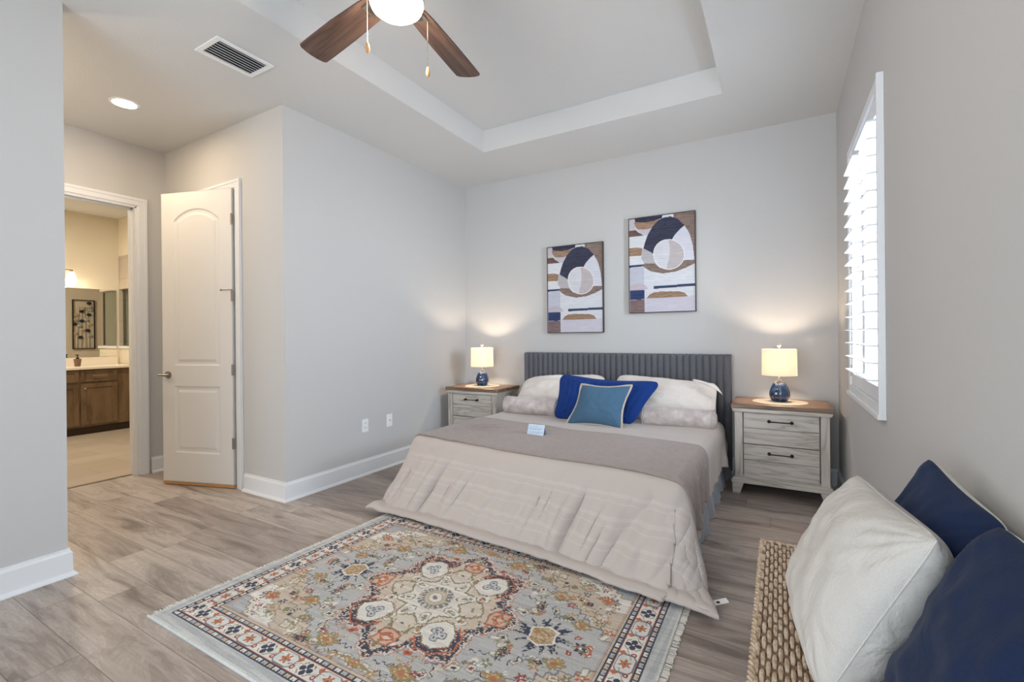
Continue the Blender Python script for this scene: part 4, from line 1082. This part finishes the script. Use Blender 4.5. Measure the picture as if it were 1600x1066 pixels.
# ------------------------------------------------------------------ wicker bench and its pillows
def wicker_mat():
    m = mat('seagrass_wicker', lin(196, 172, 140), .6); k = NT(m)
    tc = k.n('ShaderNodeTexCoord'); n = k.n('ShaderNodeTexNoise'); n.inputs['Scale'].default_value = 60; n.inputs['Detail'].default_value = 2; k.l(tc.outputs['Object'], n.inputs['Vector'])
    k.l(k.ramp(n.outputs['Fac'], [(.3, lin(158, 132, 106)), (.5, lin(196, 174, 148)), (.7, lin(214, 200, 182))]), k.b.inputs['Base Color']); return m
m_wick = wicker_mat(); m_strand = mat('dark_wicker_strand', lin(132, 106, 86), .6)
def bench():
    x0, x1, y0, y1, zt = -.060, .365, .85, 2.13, .40
    r = empty('wicker_bench', ((x0+x1)/2, (y0+y1)/2, 0), 'long woven natural wicker bench along the right wall', 'bench')
    inv = lambda o: (setattr(o, 'matrix_parent_inverse', r.matrix_basis.inverted()), o)[1]
    inv(MB().box(x0+.012, x1-.012, y0+.012, y1-.012, zt-.05, zt-.016).build('seat_base', m_strand, r))
    b = MB(); pitch, cell = .0132, .072; nc = int((x1-x0)/pitch); nr = int((y1-y0)/cell); rr = random.Random(5)
    for i in range(nc+1):
        x = x0+.006+i*pitch
        for j in range(-1, nr+1):
            yc = y0+(j+.5+.5*(i % 2))*cell
            ya, yb = max(y0, yc-cell*.53), min(y1, yc+cell*.53)
            if yb-ya < .03: continue
            jx = rr.uniform(-.0008, .0008); R0 = .0064*rr.uniform(.9, 1.06)
            pts = [(x+jx, ya+(yb-ya)*k/8, zt-.020+.0145*math.sin(PI*k/8)**.8) for k in range(9)]
            b.tube(pts, lambda t, R0=R0: R0*(.45+.55*math.sin(PI*t)**.6), 7)
    inv(b.build('woven_seat', m_wick, r, smooth=True))
    c = MB()
    for j in range(nr*2+1):
        y = y0+j*cell/2
        if y > y1: break
        for dy in (-.004, .004): c.tube([(x0+.002, y+dy, zt-.0115), (x1-.002, y+dy, zt-.0115)], .0038, 6)
    inv(c.build('cross_strands', m_strand, r, smooth=True))
    # braided rim down the outer edge and round the end
    e = MB(); rim = [(x0-.004, y0+(y1-y0)*i/240, 0) for i in range(241)]
    for ph in (0, 2.1, 4.2):
        e.tube([(p[0]+.0055*math.cos(i*.55+ph), p[1], zt-.012+.0075*math.sin(i*.55+ph)) for i, p in enumerate(rim)], .0048, 6)
    e.tube([(x0-.002+(x1-x0)*i/10, y1+.002, zt-.011) for i in range(11)], .007, 6)
    inv(e.build('braided_rim', m_wick, r, smooth=True))
    for (sx, sy) in ((x0+.02, y0+.03), (x1-.05, y0+.03), (x0+.02, y1-.06), (x1-.05, y1-.06)):
        inv(MB().box(sx, sx+.035, sy, sy+.035, 0, zt-.05).build('leg', m_strand, r, bev=.004))
    a = MB()
    for z in np.arange(.26, zt-.05, .016):
        a.tube([(x0+.004, y0+.01, z), (x0+.004, y1-.01, z), (x1-.01, y1-.01, z)], .0075, 6)
    inv(a.build('woven_apron', m_wick, r, smooth=True))
bench()
# corner order: BL, BR, TR, TL as seen from the camera side
o, br, nr = pillow('linen_pillow', [(.045, 1.70, .43), (.075, 1.20, .425), (.255, 1.13, .845), (.185, 1.60, .835)], .24, m_cream, 'plump oatmeal linen pillow in front on the wicker bench', seed=8, pinch=.035, q=.5, lump=.006, n=90, wr=.005, asym=.38)
c = MB(); c.tube(br, .0022, 6, closed=True); c.build('seam', m_cream, o, smooth=True)
r1, br, nr = pillow('navy_pillow', [(.21, 1.72, .42), (.25, 1.25, .415), (.365, 1.20, .865), (.325, 1.54, .915)], .16, m_navy, 'navy velvet pillow leaning on the wall, farther along the bench', seed=9, pinch=.05, q=.5, lump=.008, back=m_print, n=56, wr=.004)
r2, br, nr = pillow('navy_pillow', [(.20, 1.24, .42), (.26, .74, .415), (.375, .70, .88), (.34, 1.16, .885)], .20, m_navy, 'large navy velvet pillow nearest the camera on the bench', seed=10, pinch=.05, q=.5, lump=.010, back=m_print, n=56, wr=.004)

# ------------------------------------------------------------------ bathroom seen through the doorway
def bath():
    vx = -7.75; vy0, vy1 = .6, 2.965; ct = .875
    r = empty('bath_vanity', (vx, (vy0+vy1)/2, 0), 'brown wood bathroom vanity cabinet seen through the doorway', 'vanity')
    inv = lambda o: (setattr(o, 'matrix_parent_inverse', r.matrix_basis.inverted()), o)[1]
    inv(MB().box(-8.298, vx-.02, vy0, vy1, .10, ct-.03).build('carcass', m_vanity, r))
    inv(MB().box(-8.298, vx-.07, vy0, vy1, .0, .10).build('toe_kick', mat('toe_kick_dark', lin(58, 44, 34), .6), r))
    def shaker(y0, y1, z0, z1, name, fw=.055):
        b = MB(); xo = vx
        b.box(xo-.019, xo, y0, y0+fw, z0, z1).box(xo-.019, xo, y1-fw, y1, z0, z1).box(xo-.019, xo, y0+fw, y1-fw, z0, z0+fw).box(xo-.019, xo, y0+fw, y1-fw, z1-fw, z1)
        b.box(xo-.019, xo-.008, y0+fw, y1-fw, z0+fw, z1-fw)
        return inv(b.build(name, m_vanity, r, bev=.0015))
    bounds = [(1.33, 1.83), (1.85, 2.30), (2.325, 2.745)]
    for i, (a, b_) in enumerate(((1.42, 1.89), (1.91, 2.375), (2.395, 2.775))):
        d = shaker(a, b_, .125, .66, 'door')
        ky = a+.035 if i == 2 else (a+.035 if i == 1 else b_-.035)
        k = MB().lathe([(.006, 0), (.006, .012), (.014, .018), (.012, .024)], seg=14)
        bmesh.ops.transform(k.bm, matrix=Matrix.Translation((vx, ky, .60)) @ Matrix.Rotation(PI/2, 4, 'Y'), verts=k.bm.verts)
        k.build('knob', m_chrome, d, smooth=True)
        dr = shaker(a, b_, .685, .835, 'drawer', .035)
        if i == 2: MB().tube([(vx+.022, a+.11, .76), (vx+.022, b_-.11, .76)], .0045, 8).tube([(vx, a+.13, .76), (vx+.022, a+.13, .76)], .004, 6).tube([(vx, b_-.13, .76), (vx+.022, b_-.13, .76)], .004, 6).build('drawer_pull', m_chrome, dr, smooth=True)
    m_ct = mat('cream_quartz', lin(238, 228, 212), .3)
    t = MB().box(-8.298, vx+.02, vy0-.01, vy1+.01, ct-.03, ct, bev=.003); tag(t.build('vanity_countertop', m_ct), 'cream countertop on the brown bathroom vanity', 'countertop')
    tag(MB().box(-8.299, -8.28, vy0, vy1+.01, ct+.0005, .985, bev=.002).build('backsplash', m_ct), 'low cream backsplash under the bathroom mirror', 'backsplash')
    mr = MB().box(-8.299, -8.292, .9, 2.965, .99, 1.94).build('wall_mirror', m_mirror, None); tag(mr, 'large frameless bathroom mirror above the vanity', 'mirror')
    # tile-topped half wall with glass and tile frame of the shower
    struct(MB().box(-8.3, -7.6, 3.0, 3.11, 0, 1.10).box(-8.3, -7.6, 3.0, 3.11, 2.44, H).build('wall_shower_half', m_bath))
    struct(MB().box(-8.3, -7.58, 2.985, 3.125, 1.10, 1.135, bev=.003).build('trim_shower_ledge', m_trim))
    struct(MB().box(-8.3, -7.6, 3.005, 3.105, 1.96, 2.44).build('wall_shower_frame', m_showertile_y))
    g = empty('shower_screen', (-7.945, 3.055, 1.136), 'fixed glass shower screen on the half wall beside the vanity', 'shower screen')
    MB().box(-.34, .34, -.004, .004, .0, .82).build('glass_panel', m_shglass, g)
    MB().box(-.345, -.33, -.012, .012, 0, .823).box(.33, .345, -.012, .012, 0, .823).box(-.33, .33, -.012, .012, .811, .823).box(-.33, .33, -.012, .012, 0, .012).build('metal_channel', m_nickel, g)
    # soap dispenser
    s = empty('soap_dispenser', (-8.10, 2.47, ct), 'tapered bronze soap dispenser with pump on the vanity counter', 'soap dispenser')
    mb = mat('bronze_ceramic', lin(120, 92, 72), .35)
    MB().lathe([(.028, .0005), (.030, .005), (.040, .09), (.040, .10)], seg=28).build('bottle', mb, s, smooth=True)
    MB().lathe([(.018, .10), (.018, .115), (.006, .118), (.006, .145), (.014, .147), (.014, .156)], seg=16).tube([(0, 0, .152), (.03, -.03, .15)], .005, 8).build('pump', m_black, s, smooth=True)
    # vanity light
    v = empty('vanity_light', (-8.3, 2.13, 2.10), 'nickel vanity light with lit frosted shades above the mirror', 'light')
    MB().box(.0005, .02, -.30, -.12, -.04, .08).build('wall_plate', m_nickel, v, bev=.004)
    MB().tube([(.02, -.21, .04), (.07, -.21, .07)], .008, 8).tube([(.07, -.62, .07), (.07, .34, .07)], .007, 8).build('arm', m_nickel, v, smooth=True)
    for y in (-.6, -.14, .32):
        a = MB().lathe([(.013, .07), (.016, .055), (.022, .035)], (.085, y, 0), 18).build('socket_cup', m_nickel, v, smooth=True)
        q = MB().lathe([(.026, .045), (.032, .03), (.048, -.03), (.065, -.075), (.063, -.075), (.046, -.03), (.03, .03)], (.085, y, 0), 28, cap=False).build('glass_shade', m_shadeglow, v, smooth=True)
        point('vanity_bulb', (-8.3+.16, 2.1+y, 1.98), 3.5, (1, .80, .56), .05)
    area('bath_ceiling_light', (-6.7, 1.7, H-.02), (0, 0, 0), .3, .3, 55, (1, .90, .74))
    # framed metal-flower wall art on the doorway wall (seen in the mirror)
    f = empty('metal_wall_art', (X2-WT-.006, 3.585, 1.06), 'framed metal flower wall art reflected in the bathroom mirror', 'picture')
    b = MB(); w2, h = .165, .93
    b.box(-.03, 0, -w2, -w2+.012, 0, h).box(-.03, 0, w2-.012, w2, 0, h).box(-.03, 0, -w2, w2, 0, .012).box(-.03, 0, -w2, w2, h-.012, h); b.build('frame', m_black, f)
    st = MB()
    for y in (-.09, -.03, .035, .09): st.tube([(-.012, y, .01), (-.012, y*.9, .45), (-.012, y*.6, .8)], .003, 6)
    st.build('stem', m_black, f, smooth=True)
    rr = random.Random(4); ms = [mat('gilded_petal', lin(214, 196, 164), .4, metal=.4), mat('dark_petal', lin(56, 60, 72), .4, metal=.4), mat('silver_petal', lin(196, 204, 204), .35, metal=.5)]
    pts = [(.08, .87, 1), (.09, .80, 0), (.10, .74, 2), (-.02, .76, 0), (-.03, .71, 1), (.08, .65, 1), (-.11, .64, 0), (.05, .56, 2), (-.03, .53, 1), (-.12, .55, 0), (-.13, .47, 1), (.09, .47, 0), (-.06, .44, 2), (.06, .35, 1), (-.02, .36, 0), (-.12, .30, 0), (.09, .25, 2), (-.05, .22, 1)]
    for y, z, k in pts: MB().ball((-.018, y, z), .038, sx=.25, sy=1, sz=.75, u=14, v=8).build('metal_flower', ms[k], f, smooth=True)
bath()
